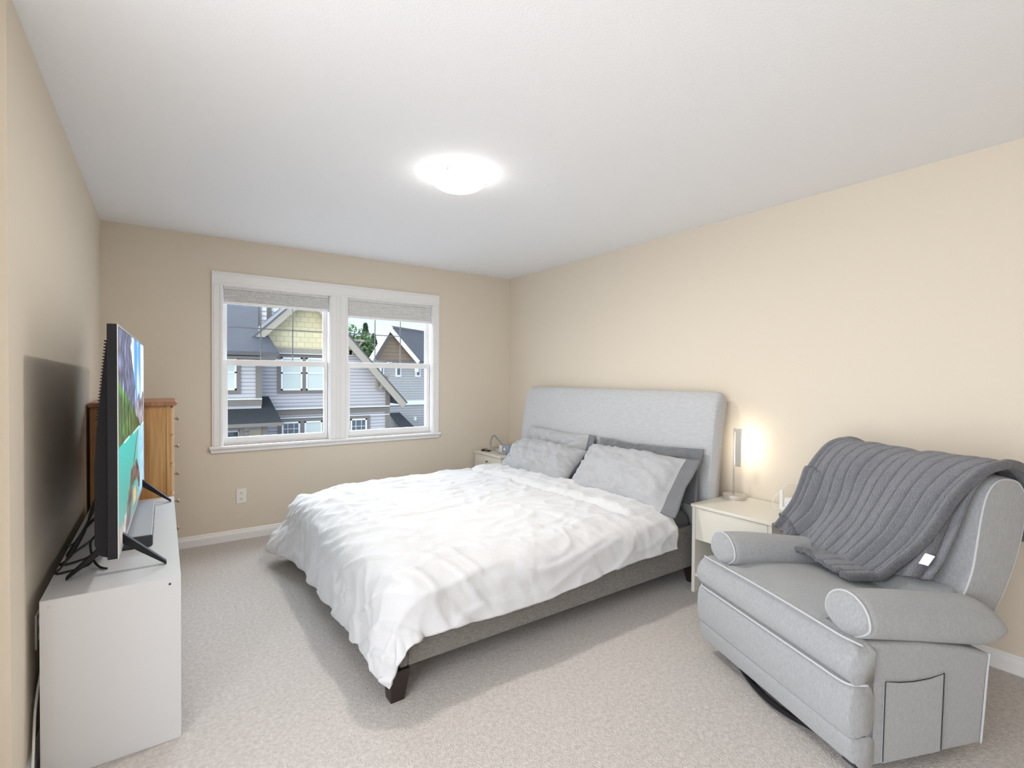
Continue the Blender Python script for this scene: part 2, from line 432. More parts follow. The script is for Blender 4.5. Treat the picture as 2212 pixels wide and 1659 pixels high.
obj('rear_casing', bm, M['tvback'], t)
def tvcol(u, v):   # u 0..1 along the picture, v 0 top .. 1 bottom
    n = .5+.5*nz(u*9, v*9, 3); n2 = .5+.9*nz(u*26, v*16, 7); n3 = .5+.5*nz(u*6, v*3, 11)
    wl = .535+.02*u
    if v < wl:
        sky = lerp(.0, .34, max(0, min(1, (u-.36)/.25)))
        if u > .36+.18*n-.06 and v < sky*.9+.1*n:
            w = smooth01((n3-.35)*3.2)
            return tuple(lerp(a, b, w) for a, b in zip((.05,.32,.85), (.90,.95,1.0)))
        g = .22+.36*u/.9+.05*(n-.5)
        if v > g and u < .93:
            k = max(0, n2*1.6-.35)*n*1.6; return (.006+.07*k, .02+.26*k*(1-.5*max(0, (v-.42)*6)), .004+.02*k)
        if u > .55: k = .10+.75*max(0, n2*1.5-.3)*n; return (k*.9, k*.92, k*1.08)
        k = .04+.30*max(0, n2*1.5-.3)*n; return (k*.85, k*1.0, k*1.9)
    if v < wl+.006 and u > .15: return (.75,.95,.85)
    d = (v-wl)/(1-wl)
    base = [lerp(a, b, d) for a, b in zip((.0,.46,.42), (.10,.26,.22))]
    if u > .52+.1*n: base = [lerp(a, b, smooth01((u-.52)*3)*.85) for a, b in zip(base, (.20+.35*n2,.48+.35*n2,.85))]
    # curved log / rock arch
    for (ax, ay, bx, by, w) in ((.66,.57,.40,.80,.012), (.40,.80,.30,.95,.05), (.44,.80,.62,.79,.045), (.62,.79,.72,.90,.04), (.30,.93,.26,1.0,.07)):
        ddx, ddy = bx-ax, by-ay; tt = max(0, min(1, ((u-ax)*ddx+(v-ay)*ddy)/(ddx*ddx+ddy*ddy)))
        if math.hypot(u-ax-ddx*tt, (v-ay-ddy*tt)*.8) < w*(.7+.6*n2): k = .02+.10*n2; return (k*1.5, k, k)
    if abs(u-.52) < .06 and .88 < v < .97: return (.65,.42,.20)
    if d > .8 and u < .35: k = .15+.4*n2; return (k, k*.95, k*.85)
    return tuple(base)
bm = bmesh.new(); cl = bm.loops.layers.float_color.new('picture'); NU, NV = 170, 120
sx0, sx1, sz0, sz1 = .008, L-.008, TZ0+.015, TZ1-.008
g = sheet(bm, lambda a, b: Vector((lerp(sx0, sx1, a), -.0015, lerp(sz1, sz0, b))), NU, NV)
for f in bm.faces:
    for lp in f.loops:
        p = lp.vert.co; lp[cl] = tvcol((p.x-sx0)/(sx1-sx0), (sz1-p.z)/(sz1-sz0))+(1,)
m = bpy.data.materials.new('tv picture'); m.use_nodes = True; nt = m.node_tree; b = nt.nodes['Principled BSDF']
at = nt.nodes.new('ShaderNodeVertexColor'); at.layer_name = 'picture'
b.inputs['Base Color'].default_value = (.01,.01,.01,1); b.inputs['Roughness'].default_value = .3; b.inputs['Specular IOR Level'].default_value = .08
nt.links.new(at.outputs['Color'], b.inputs['Emission Color']); b.inputs['Emission Strength'].default_value = .62
obj('screen', bm, m, t, recalc=False, label='screen picture of mountains, forest and turquoise water')
for xx in (.165, L-.14):
    bm = bmesh.new()
    for s in (-1, 1):
        p0 = Vector((xx, .012+.012*s, TZ0+.03)); p1 = Vector((xx+.03*0, .012+.148*s, .006))
        w = .013
        vs = []
        for p, hh in ((p0, .020), (p1, .006)):
            for dx in (-w, w):
                for dz in (-hh, hh): vs.append(bm.verts.new(p+Vector((dx, 0, dz))))
        for f in ((0,1,3,2),(4,6,7,5),(0,4,5,1),(2,3,7,6),(1,5,7,3),(0,2,6,4)): bm.faces.new([vs[i] for i in f])
    obj('foot', bm, M['black'], t, bevel=.002)

t_tv = t
# soundbar
t = empty('soundbar', (-.090, 2.96, .602), label='low soundbar with grey top lying in front of the television', cat='soundbar')
obj('cabinet', box(-.053, .053, -.337, .337, .002, .052), M['sb_side'], t, bevel=.007, seg=3)
obj('top_plate', box(-.052, .050, -.336, .336, .050, .054), M['sb_top'], t, bevel=.0018)
obj('indicator', box(-.036, -.030, -.10, -.094, .054, .0545), M['slot'], t)
obj('rubber_feet', box(-.04, .04, -.32, .32, 0, .002), M['slot'], t)

# black cables behind the television
tv_root = t_tv
def cord_part(pts, r):
    o = obj('power_cord', tube(bmesh.new(), catmull(pts, 10), r, 8), M['cable'], tv_root, smooth=True)
    o.matrix_parent_inverse = (Matrix.Translation(tv_root.location) @ Matrix.Rotation(tv_root.rotation_euler.z, 4, 'Z')).inverted()
def cable(name, pts, r, m, label, cat='cable', group=None):
    return tag(obj(name, tube(bmesh.new(), catmull(pts, 10), r, 8), m, smooth=True), label, cat, group)
cord_part([(-.215,2.60,.86),(-.235,2.585,.78),(-.27,2.53,.70),(-.305,2.47,.63),(-.325,2.45,.6065),(-.29,2.45,.6065),(-.235,2.50,.6065),(-.205,2.56,.66),(-.20,2.62,.72)], .0042)
cord_part([(-.21,2.72,.90),(-.245,2.70,.78),(-.262,2.66,.70),(-.30,2.60,.62),(-.325,2.55,.607),(-.28,2.56,.607),(-.23,2.64,.607),(-.20,2.75,.64)], .004)
cord_part([(-.21,2.84,.74),(-.26,2.80,.70),(-.30,2.72,.64),(-.318,2.66,.607),(-.29,2.74,.607),(-.25,2.90,.607),(-.20,3.0,.63)], .004)
cord_part([(-.205,2.70,.70),(-.225,2.66,.68),(-.24,2.60,.66),(-.225,2.52,.62),(-.20,2.44,.608),(-.175,2.40,.608)], .0042)
cord_part([(-.205,3.02,.72),(-.25,2.98,.68),(-.29,2.92,.64),(-.315,2.86,.607),(-.335,2.80,.607)], .0035)

# outlets
def outlet(loc, rz, label):
    o = empty('wall_outlet', loc, rz, label=label, cat='outlet')
    obj('plate', box(-.037, .037, -.006, 0, -.060, .060), M['plate'], o, bevel=.003)
    for s in (-1, 1):
        f = obj('receptacle', lathe(bmesh.new(), [(.0001,-.008),(.016,-.008),(.0165,-.005),(.0001,-.005)], (0,0,s*.024), 20, 'y'), M['plate'], o)
        bm = bmesh.new(); B(bm, -.008, -.005, -.0087, -.0078, s*.024-.002, s*.024+.008); B(bm, .005, .008, -.0087, -.0078, s*.024-.002, s*.024+.006)
        B(bm, -.002, .002, -.0087, -.0078, s*.024-.012, s*.024-.007)
        obj('slot', bm, M['slot'], f)
    return o
outlet((.523, YB, .356), 0, 'white double outlet low on the wall below the window')
o = outlet((XL, 2.345, .455), R(90), 'white outlet plate behind the tv cabinet near its front end')
tag(obj('power_adapter', box(XL+.009, XL+.031, 2.325, 2.37, .395, .455), M['black'], bevel=.004), 'small black plug pushed into the outlet behind the cabinet', 'plug')
cable('charging_cable', [(XL+.018,2.348,.394),(XL+.016,2.31,.33),(XL+.012,2.24,.24),(XL+.014,2.19,.13),(XL+.016,2.155,.05),(XL+.017,2.15,.006)], .004, M['whiteplastic'], 'white cable arching down the wall beside the cabinet')

# ------------------------------------------------------------------ pine dresser
d = empty('dresser', (-.137, 3.99, 0), label='honey pine chest of drawers in the corner behind the television', cat='dresser')
dx0, dx1, dy0, dy1, dh = -.208, .180, -.27, .29, 1.150
bm = bmesh.new()
B(bm, dx0, dx1-.004, dy0, dy0+.02, 0, dh); B(bm, dx0, dx1-.004, dy1-.02, dy1, 0, dh); B(bm, dx0, dx0+.012, dy0+.02, dy1-.02, .03, dh)
B(bm, dx0+.012, dx1-.02, dy0+.02, dy1-.02, .04, .06); B(bm, dx0, dx1-.02, dy0+.02, dy1-.02, dh-.02, dh)
B(bm, dx1-.026, dx1-.004, dy0-.004, dy0, .0, dh)
obj('carcass', bm, M['pine'], d, bevel=.002)
bm = bmesh.new(); prism(bm, [(dx0-.005,dh),(dx1+.018,dh),(dx1+.030,dh+.012),(dx1+.030,dh+.020),(dx1+.022,dh+.027),(dx0-.005,dh+.027)], 'y', dy0-.018, dy1+.0)
obj('top', bm, M['pine_top'], d, bevel=.004)
zc = [.07+.1795*k for k in range(7)]
for k in range(6):
    w = obj('drawer', box(dx1-.004, dx1+.014, dy0+.012, dy1-.022, zc[k]+.006, zc[k+1]-.006), M['pine_edge'], d, bevel=.003)
    for yy in (.0,):
        obj('knob', lathe(bmesh.new(), [(.006,dx1+.012),(.005,dx1+.024),(.012,dx1+.034),(.013,dx1+.038),(.009,dx1+.042),(.0001,dx1+.043)], (0,yy-.10,(zc[k]+zc[k+1])/2), 16, 'x'), M['knob'], w, smooth=True)

# ------------------------------------------------------------------ bed
bed = empty('bed_frame', (1.85, 2.90, 0), label='king bed frame upholstered in grey with curved headboard and dark legs', cat='bed')
bx = lambda x: x-1.85
by = lambda y: y-2.90
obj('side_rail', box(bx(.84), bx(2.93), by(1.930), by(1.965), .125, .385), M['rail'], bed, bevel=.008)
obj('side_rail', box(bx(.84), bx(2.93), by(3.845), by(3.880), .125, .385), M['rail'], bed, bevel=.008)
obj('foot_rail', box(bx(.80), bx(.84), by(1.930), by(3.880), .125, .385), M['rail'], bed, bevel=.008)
obj('slat_deck', box(bx(.86), bx(2.90), by(1.965), by(3.845), .22, .25), M['darkwood'], bed)
for x, y in ((.800,1.960),(.800,3.850),(2.86,1.975),(2.86,3.835),(1.85,2.9)):
    bm = bmesh.new(); sx = -.012 if x < 1 else .0; sy = -.012 if y < 2.5 else .012
    vs = []
    for z, hw, o in ((0,.030,1),(.125,.044,0)):
        for a, b_ in ((-1,-1),(1,-1),(1,1),(-1,1)): vs.append(bm.verts.new((bx(x)+sx*o+a*hw, by(y)+sy*o+b_*hw, z)))
    bm.faces.new(vs[:4][::-1]); bm.faces.new(vs[4:])
    for i in range(4): bm.faces.new((vs[i], vs[(i+1) % 4], vs[4+(i+1) % 4], vs[4+i]))
    obj('leg', bm, M['darkwood'], bed, bevel=.003)
# headboard: swept profile
hf = catmull([(2.905,.12),(2.905,.45),(2.925,.80),(2.955,1.03),(2.985,1.17),(3.03,1.238),(3.075,1.250),(3.105,1.232),(3.105,1.19),(3.075,1.02),(3.045,.78),(3.020,.50),(3.010,.12)], 5)
bm = bmesh.new(); yy0, yy1 = 1.885, 3.985; rr = .045
def hb(u, v):
    p = hf[int(round(u*len(hf))) % len(hf)]
    # v runs across the width with rounded upper corners
    y = lerp(yy0, yy1, v); e = min(y-yy0, yy1-y)
    drop = 0
    if e < rr and p[1] > .9: drop = (rr-math.sqrt(max(0, rr*rr-(rr-e)**2)))*(p[1]-.9)/.35
    cx = 3.0+.10*(p[1]-.5)*.6
    sh = 1-(.12*(1-e/rr)**2 if e < rr else 0)
    return Vector((bx(lerp(cx, p[0], sh)), by(y), p[1]-drop))
n = len(hf); vs_ = [0, .004, .010, .018, .03]+[.05+.9*k/24 for k in range(25)]+[.97, .982, .990, .996, 1]
g = [[bm.verts.new(hb(i/n, v)) for v in vs_] for i in range(n)]
for i in range(n):
    for j in range(len(vs_)-1): bm.faces.new((g[i][j], g[(i+1) % n][j], g[(i+1) % n][j+1], g[i][j+1]))
bm.faces.new([g[i][0] for i in range(n)]); bm.faces.new([g[i][-1] for i in range(n)][::-1])
obj('headboard', bm, M['fabric'], bed, smooth=True, label='tall curved grey tweed headboard')

bm = box(.92, 2.885, 1.975, 3.815, .252, .470)
tag(obj('mattress', bm, M['sheet'], bevel=.085, seg=6), 'thick mattress in grey fitted sheet resting inside the bed frame', 'mattress')

# duvet
FX, FY0, FY1, RR, ZT = .880, 2.015, 3.795, .13, .500
def duvet(a, b):
    s = lerp(FX-.47, 2.56, a)
    near = lerp(.33, .285, smooth01((s-.9)/1.6)) + .012*math.sin(s*5)
    t = lerp(FY0-near, FY1+.31, b)
    ox = min(0, s-FX); oy = (t-FY0) if t < FY0 else ((t-FY1) if t > FY1 else 0)
    d = math.hypot(ox, oy); px, py = max(s, FX), min(max(t, FY0), FY1)
    w = nz(s*1.7, t*1.7, 1)
    # long creases: ridged noise with a direction that turns towards the foot corners
    c1 = 1-abs(nz(s*2.2+t*.8, t*6.5-s*1.2, 5))*2.2
    c2 = 1-abs(nz(s*7+t*5, s*1.3-t*2.0, 9))*2.2
    c3 = nz(s*11+2*w, t*9, 2)
    puff = .022*smooth01((s-.85)/.3)*(1-abs((t-2.9)/1.0)**3 if abs(t-2.9) < 1 else 0)
    c4 = 1-abs(nz(s*4.5-t*3.4+w, t*4+s*2.2, 14))*2.3
    amp = .015
    disp = amp*(max(0, c1)**3*.8+max(0, c2)**3*(.25+1.0*smooth01((1.35-s)/.5))+max(0, c4)**4*.55*smooth01((s-1.2)/.5))+.006*c3+.014*w
    if d < 1e-6:
        z = ZT+puff+disp
        # turned-back band at the head end
        e = (s-2.27)
        e += .012*math.sin(t*5+1)+.010*nz(t*6, 1, 2)
        z += .020*smooth01((e+.02)/.055) + .012*nz(t*7, s*5, 4)*smooth01(e/.05) - .010*math.exp(-((e+.03)/.018)**2)
        z -= .035*smooth01((s-2.50)/.06)**2
        z -= .045*smooth01((t-3.45)/.35)*smooth01((1.15-s)/.3)
        return Vector((px, py, z))
    z0_ = .045*smooth01((t-3.45)/.35)*smooth01((1.15-s)/.3)
    dx, dy = ox/d, oy/d
    if d > .44: d = .44+.10*(1-math.exp(-(d-.44)/.10))
    th = min(d/RR, PI/2); out = RR*math.sin(th); z = ZT-RR*(1-math.cos(th)); drop = max(0, d-RR*PI/2)
    z -= drop
    al = math.atan2(-oy, -ox)  # angle round the corner
    arc = (t*1.0 if abs(ox) > abs(oy) else s*1.0)+al*.28
    fold = math.sin(arc*23+2.5*w)*.5+math.sin(arc*41+1.3)*.25
    k = smooth01(drop/.25)
    out += .016*fold*k+.02*k
    z += disp*.6-z0_
    # the far foot corner swings outwards
    if t > 3.3 and ox < 0: out += .10*smooth01((t-3.3)/.6)*k; z += .03*k*smooth01((t-3.3)/.6)
    if oy < 0: z += .035*smooth01((s-2.25)/.3)*k
    e = (s-2.27)
    out += .008*smooth01((e+.02)/.06)
    return Vector((px+dx*(out+disp*.8), py+dy*(out+disp*.8), max(z, .035)))
bm = bmesh.new(); sheet(bm, duvet, 230, 250)
o = obj('duvet', bm, [M['duvet'], M['lining']], smooth=True, recalc=False)
so = o.modifiers.new('thick', 'SOLIDIFY'); so.thickness = .012; so.offset = -1 if o.data.polygons[20000].normal.z > 0 else 1; so.material_offset = 1; so.use_rim = True; so.material_offset_rim = 0
tag(o, 'white cotton duvet spread over the bed and hanging to the floor at one corner', 'duvet')

# pillows
def pillow_bm(W_, H_, T_, seed, flange=0.0):
    bm = bmesh.new(); nu, nv = 44, 30
    def f(side):
        def q(a, b):
            u = a*2-1; v = b*2-1
            # flange: outermost part of +u is flat
            fl = flange/W_*2
            uu = u if not flange else max(-1, min(1, (u+1)/(2-fl)*2-1))
            h = max(0, (1-abs(uu)**2.6))**.55*max(0, (1-abs(v)**2.4))**.55
            pin = 1-.07*(1-abs(v)**2) if abs(u) > .6 else 1
            cr = nz(u*3.2+seed, v*2.1, seed)
            ridge = (1-abs(nz(u*7+seed*3+v*2.2, v*1.6, seed))*2.4)
            hh = h*T_/2*(1+.24*cr)+.030*max(0, ridge)**3*min(1, h*2)+.008*max(0, 1-abs(nz(u*3.1-v*4.2, u*2.2+seed, seed+9))*2.6)**3*min(1, h*2)+.010*max(0, 1-abs(nz(u*1.6+v*7, v*1.5+seed, seed+3))*2.5)**3*min(1, h*2)
            x = u*W_/2*(1-.045*(1-abs(v))**1*(abs(u)**3)) ; y = v*H_/2*(1-.06*(1-abs(u)**2)*(abs(v)**3))
            edge = .0035 if (abs(u) > .999 or abs(v) > .999) else 0.0035
            return Vector((x, y+.012*nz(u*2, seed, 1)*abs(v), side*(hh+.0035)+.012*nz(u*2.2, v*2.2, seed+4)))
        return q
    g1 = sheet(bm, f(1), nu, nv); g2 = sheet(bm, f(-1), nu, nv)
    for i in range(nu):
        bm.faces.new((g1[i][0], g2[i][0], g2[i+1][0], g1[i+1][0])); bm.faces.new((g1[i][-1], g1[i+1][-1], g2[i+1][-1], g2[i][-1]))
    for j in range(nv):
        bm.faces.new((g1[0][j], g1[0][j+1], g2[0][j+1], g2[0][j])); bm.faces.new((g1[-1][j], g2[-1][j], g2[-1][j+1], g1[-1][j+1]))
    if flange:
        lim = W_/2-flange
        for fc in bm.faces:
            if fc.calc_center_median().x > lim: fc.material_index = 1
    return bm
def pillow(loc, W_, H_, T_, lean, rz, roll, seed, flange, mats, label):
    o = obj('pillow', pillow_bm(W_, H_, T_, seed, flange), mats, smooth=True)
    # local x -> towards the near side (-y), local y -> up the headboard, local z -> towards the foot
    base = Matrix(((0, 0, -1), (-1, 0, 0), (0, 1, 0))).to_4x4()
    o.matrix_world = Matrix.Translation(loc) @ Matrix.Rotation(R(rz), 4, 'Z') @ Matrix.Rotation(R(roll), 4, 'X') @ Matrix.Rotation(R(lean), 4, 'Y') @ base
    return tag(o, label, 'pillow', 'bed pillows')
LP, DP = M['pillow'], M['pillow_dark']
pillow((2.845,2.375,.690), .94, .37, .15, 13, 0, -1, 2, .13, [DP, DP], 'dark grey pillow against the headboard at the lamp side, mostly hidden')
pillow((2.845,3.33,.688), .86, .38, .15, 12, 0, 1, 5, .08, [LP, DP], 'light grey pillow upright against the headboard at the window side')
pillow((2.640,2.33,.660), .95, .42, .19, 40, 1, 0, 8, .11, [LP, DP], 'large light grey pillow with dark border propped in front at the lamp side')
pillow((2.635,3.30,.630), .82, .38, .22, 46, 3, 1.5, 11, 0, [LP, DP], 'puffy light grey pillow leaning in front at the window side')

# ------------------------------------------------------------------ nightstands
def nightstand(loc, label):
    n = empty('nightstand', loc, label=label, cat='nightstand', group='white nightstands beside the bed')
    w, dd, h = .25, .45, .555   # half width (y), depth (x), height
    obj('tabletop', box(-.010, dd, -w-.004, w+.004, h-.018, h), M['ns_white'], n, bevel=.002)
    bm = bmesh.new(); B(bm, 0, dd, -w, -w+.022, 0, h-.018); obj('side_panel', bm, M['ns_white'], n, bevel=.0015)
    bm = bmesh.new(); B(bm, 0, dd, w-.022, w, 0, h-.018); obj('side_panel', bm, M['ns_white'], n, bevel=.0015)
    dr = obj('drawer', box(.001, .018, -w+.024, w-.024, .335, h-.022), M['ns_white'], n, bevel=.0015)
    obj('knob', lathe(bmesh.new(), [(.0001,-.020),(.010,-.020),(.011,-.016),(.006,-.008),(.005,.001)], (0,0,.475), 16, 'x'), M['knob'], dr, smooth=True) if loc[1] > 3 else None
    obj('shelf', box(.01, dd-.01, -w+.022, w-.022, .10, .118), M['ns_white'], n)
    obj('back_panel', box(dd-.01, dd-.004, -w+.022, w-.022, .06, h-.02), M['ns_dark'], n)
    return n
nightstand((2.722, 1.630, 0), 'white nightstand between the bed and the recliner, with lamp on top')
nightstand((2.722, 4.285, 0), 'white nightstand in the corner by the window, mostly behind the duvet')

# lamp
l = empty('table_lamp', (3.060, 1.800, .555), label='slim nickel LED bar lamp glowing on the nightstand beside the bed', cat='lamp')
obj('base', lathe(bmesh.new(), [(.0001,0),(.068,0),(.068,.004),(.066,.006),(.070,.008),(.072,.024),(.070,.028),(.0001,.028)], seg=44), M['metal'], l, bevel=.0)
obj('pole', tube(bmesh.new(), [(0,.004,.02),(0,.004,.462)], .0055, 12), M['metal'], l, smooth=True)
obj('light_bar', box(-.012, .002, -.046, -.010, .215, .462), M['metal'], l, bevel=.002)
obj('led_strip', box(.002, .006, -.043, -.013, .222, .455), M['led'], l, label='glowing warm strip facing the wall')
obj('bracket', box(-.006, .000, -.012, .006, .44, .452), M['metal'], l)

# charger and cords on the nightstand
ch_ = empty('charging_dock', (3.07, 1.452, .555), R(20), label='white charging block with looped cords on the nightstand corner by the recliner', cat='charger')
obj('block', box(-.03, .03, -.028, .028, 0, .075), M['whiteplastic'], ch_, bevel=.006)
obj('upright', box(-.034, -.020, .032, .052, 0, .120), M['whiteplastic'], ch_, bevel=.005)
obj('plug', box(-.065, -.034, .00, .04, 0, .025), M['whiteplastic'], ch_, bevel=.006)
bm = bmesh.new(); tube(bm, catmull([(.02,-.02,.07),(.03,-.05,.11),(.02,-.03,.15),(0,.01,.155),(-.02,.045,.12)], 8), .0022, 6)
tube(bm, catmull([(-.03,.045,.11),(-.03,.075,.08),(-.03,.09,.03),(-.03,.07,.006),(-.04,.03,.01)], 8), .0022, 6)
tube(bm, catmull([(.02,-.03,.05),(.05,-.055,.06),(.06,-.04,.02),(.02,-.045,.006)], 8), .0022, 6)
obj('cord', bm, M['whiteplastic'], ch_, smooth=True)
for k, dx in enumerate((0, .028)):
    cable('black_cord', [(3.01+dx*.5,1.435,.5595),(3.00+dx*.6,1.40,.5605),(2.985+dx,1.372,.556),(2.98+dx,1.366,.50),(2.98+dx*1.4,1.364,.40),(2.99+dx*2,1.36,.25),(3.0+dx*2,1.34,.05),(3.0+dx*2,1.33,.006)], .0035, M['cable'], ['black cord dropping down the nightstand side nearer the drawer','black cord dropping down the nightstand side nearer the wall'][k])

# breathing machine on the far nightstand
cp = empty('breathing_machine', (2.93, 4.20, .555), R(-8), label='small grey bedside breathing machine on the corner nightstand', cat='medical device')
obj('housing', box(-.06, .09, -.09, .05, 0, .085), M['greyplastic'], cp, bevel=.014, seg=4)
obj('water_tank', box(-.06, .08, .052, .12, 0, .07), M['whiteplastic'], cp, bevel=.012, seg=4)
obj('dial', lathe(bmesh.new(), [(.0001,-.066),(.016,-.066),(.018,-.06),(.0001,-.06)], (0,-.02,.045), 20, 'x'), M['whiteplastic'], cp)
hp = [(2.95,4.30,.60),(2.90,4.36,.68),(2.87,4.38,.72),(2.82,4.36,.70),(2.78,4.32,.64),(2.775,4.27,.59),(2.79,4.18,.572),(2.82,4.09,.572)]
hc = catmull(hp, 14); rad = [.0095 if k % 3 else .0078 for k in range(len(hc))]
tag(obj('air_hose', tube(bmesh.new(), hc, rad, 12), M['hose'], smooth=True), 'grey corrugated air hose looping over the corner nightstand', 'hose')
g_ = empty('sunglasses', (2.80, 4.44, .555), R(20), label='dark sunglasses lying near the wall on the corner nightstand', cat='sunglasses')
for s in (-1, 1):
    obj('lens', lathe(bmesh.new(), [(.0001,0),(.022,0),(.026,.006),(.024,.012),(.0001,.012)], (0,s*.032,.001), 20), M['black'], g_)
    obj('temple', tube(bmesh.new(), catmull([(0,s*.055,.012),(.05,s*.058,.014),(.10,s*.05,.006)], 6), .003, 6), M['black'], g_)
obj('bridge', tube(bmesh.new(), [(0,-.012,.010),(-.004,0,.013),(0,.012,.010)], .003, 6), M['black'], g_)
tag(obj('remote_control', box(2.86, 2.93, 4.015+.03, 4.085, .555, .570), M['black'], bevel=.004), 'small black remote beside the breathing machine', 'remote')

# ------------------------------------------------------------------ recliner
A0 = R(158); nrm = Vector((math.cos(A0), math.sin(A0), 0)); wv = Vector((-nrm.y, nrm.x, 0))
S0 = Vector((1.825, .66, 0)); root_loc = S0-wv*.42-nrm*.35
chair = empty('recliner', (root_loc.x, root_loc.y, 0), A0, label='light grey upholstered recliner with rolled arms and pale piping', cat='armchair')
# local: x = .35 - depth ; y = w + .42 (w: 0 at the near side, -.84 at the far side)
def K(dep, w, z): return Vector((.35-dep, w+.42, z))
WD = .84
def profsweep(prof, w0, w1, nseg=30, bulge=0, closed=True, endr=.02):
    """sweep a closed (depth,z) outline along the width, pulled in a little at both ends"""
    bm = bmesh.new(); n = len(prof); cx = sum(p[0] for p in prof)/n; cz = sum(p[1] for p in prof)/n
    ts = [0, .25, .5, .75, 1]; st = [(w0+endr*(1-math.cos(t*PI/2)), 1-endr*(1-math.sin(t*PI/2))*1.6/.2) for t in ts]
    st = [(w0+endr*(1-math.cos(t*PI/2)) if 0 else w0+endr*t, lerp(1-.45*min(1, endr/.1), 1, math.sin(t*PI/2)**.7)) for t in ts]
    mid = [(lerp(w0+endr, w1-endr, k/nseg), 1) for k in range(1, nseg)]
    en = [(w1-endr*t, lerp(1-.45*min(1, endr/.1), 1, math.sin(t*PI/2)**.7)) for t in reversed(ts)]
    rows = []
    for w, s in st+mid+en:
        q = 1+bulge*(1-((w-(w0+w1)/2)/((w1-w0)/2))**2)
        rows.append([bm.verts.new(K(cx+(p[0]-cx)*s*q, w, cz+(p[1]-cz)*s*q)) for p in prof])
    for A, C in zip(rows, rows[1:]):
        for k in range(n): bm.faces.new((A[k], A[(k+1) % n], C[(k+1) % n], C[k]))
    bm.faces.new(rows[0]); bm.faces.new(rows[-1][::-1])
    return bm
CH, PP = M['chair'], M['piping']
# base
bm = bmesh.new(); ring = [K(.38+.25*math.cos(a), -.42+.25*math.sin(a), .014) for a in [2*PI*k/40 for k in range(40)]]
tube(bm, ring, .014, 8, closed=True); tube(bm, [K(.13,-.42,.016), K(.63,-.42,.016)], .013, 8); tube(bm, [K(.38,-.17,.016), K(.38,-.67,.016)], .013, 8)
tube(bm, [K(.38,-.42,.01), K(.38,-.42,.09)], .05, 16)
tube(bm, catmull([K(.09,-.70,.055), K(.05,-.50,.030), K(.05,-.34,.030), K(.09,-.14,.055)], 8), .012, 8)
obj('swivel_base', bm, M['black'], chair, label='black metal swivel ring under the recliner')
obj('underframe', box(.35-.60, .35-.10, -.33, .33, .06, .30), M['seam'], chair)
# front: cushion band, footrest, skirt
def front_outline(pts, back): return catmull([(p[0], p[1], 0) for p in pts], 5)
def sw(name, pts, w0, w1, bulge=.0, endr=.03, mat_=CH, nseg=30):
    pr = [(p.x, p.y) for p in catmull([(a, b, 0) for a, b in pts], 5, closed=True)]
    return obj(name, profsweep(pr, w0, w1, nseg, bulge, endr=endr), mat_, chair, smooth=True)
sw('footrest', [(.008,.335),(-.006,.27),(-.004,.20),(.012,.160),(.05,.158),(.09,.17),(.10,.25),(.09,.33),(.05,.342)], -WD-.005, -.004, 0, .03)
sw('skirt', [(.010,.158),(.012,.12),(.030,.07),(.06,.05),(.10,.055),(.105,.10),(.10,.155),(.05,.165)], -WD-.002, -.008, 0, .025)
# seat cushion: T shape, crowned
bm = bmesh.new()
def seat(side):
    def q(a, b):
        w = lerp(-WD-.006, 0.0, a); dep = lerp(0, 1, b)
        inner = (w > -.17) or (w < -WD+.17)
        dmax = .075 if inner else .66
        # smooth T: shoulders
        if inner:
            e = (w+.17)/.17 if w > -.17 else (-WD+.17-w)/.17
            dmax = .105-.03*smooth01(e)
        dd = dep*dmax
        ew = min(w+WD+.006, -w)
        edge = min(1, ew/.05); ef = min(1, dd/.05)
        rnd = (1-(1-edge)**2)**.5*(1-(1-ef)**2)**.5 if edge < 1 or ef < 1 else 1
        cw = -.42
        crown = .030*(1-((w-cw)/.42)**2)*(math.sin(min(1, dd/.35)*PI/2)) if not inner else 0
        top = .452+.034*rnd+crown-.045*dd/.66+.004*nz(w*9, dd*7, 3)
        if w > -.30 and dd < .16: top -= .006*abs(math.sin((dd*50)))*smooth01((w+.30)/.12)*smooth01((.16-dd)/.1)*smooth01(dd/.05)
        bul = -.012*math.sin(PI*1)*0
        x = dd-.012*(1-ef)**0*0
        return K(x+.02*(1-rnd) - .0, w, top) if side > 0 else K(dd+.012, w, .345-.03*0)
    return q
g1 = sheet(bm, seat(1), 60, 40); g2 = sheet(bm, seat(-1), 60, 1)
# front face with a bulge
rows = []
for k in range(7):
    t_ = k/6
    row = []
    for i in range(61):
        a = g1[i][0].co; b_ = g2[i][0].co
        p = a.lerp(b_, t_); p.x += .022*math.sin(PI*t_)
        row.append(g1[i][0] if k == 0 else (g2[i][0] if k == 6 else bm.verts.new(p)))
    rows.append(row)
for k in range(6):
    for i in range(60): bm.faces.new((rows[k][i], rows[k+1][i], rows[k+1][i+1], rows[k][i+1]))
for i in range(60): bm.faces.new((g1[i][40], g1[i+1][40], g2[i+1][1], g2[i][1]))
for e in (0, 60):
    loop = [g1[e][j] for j in range(41)]+[g2[e][1]]+[rows[k][e] for k in range(6, 0, -1)]
    bm.faces.new(loop)
obj('seat_cushion', bm, CH, chair, smooth=True)
# piping along the cushion's front edges
bm = bmesh.new(); tube(bm, catmull([K(.045,-WD,.470), K(.015,-WD+.03,.482)]+[K(.008,-WD+.06+.72*k/8,.484+.006*math.sin(PI*k/8)) for k in range(9)]+[K(.015,-.03,.482), K(.045,-.004,.470)], 4), .0042, 6)
tube(bm, catmull([K(.06,-WD-.008,.342), K(.012,-WD+.015,.340)]+[K(-.002,-WD+.05+.74*k/8,.340) for k in range(9)]+[K(.012,-.015,.340), K(.06,.004,.342)], 4), .0045, 6)
obj('cushion_piping', bm, PP, chair, smooth=True)
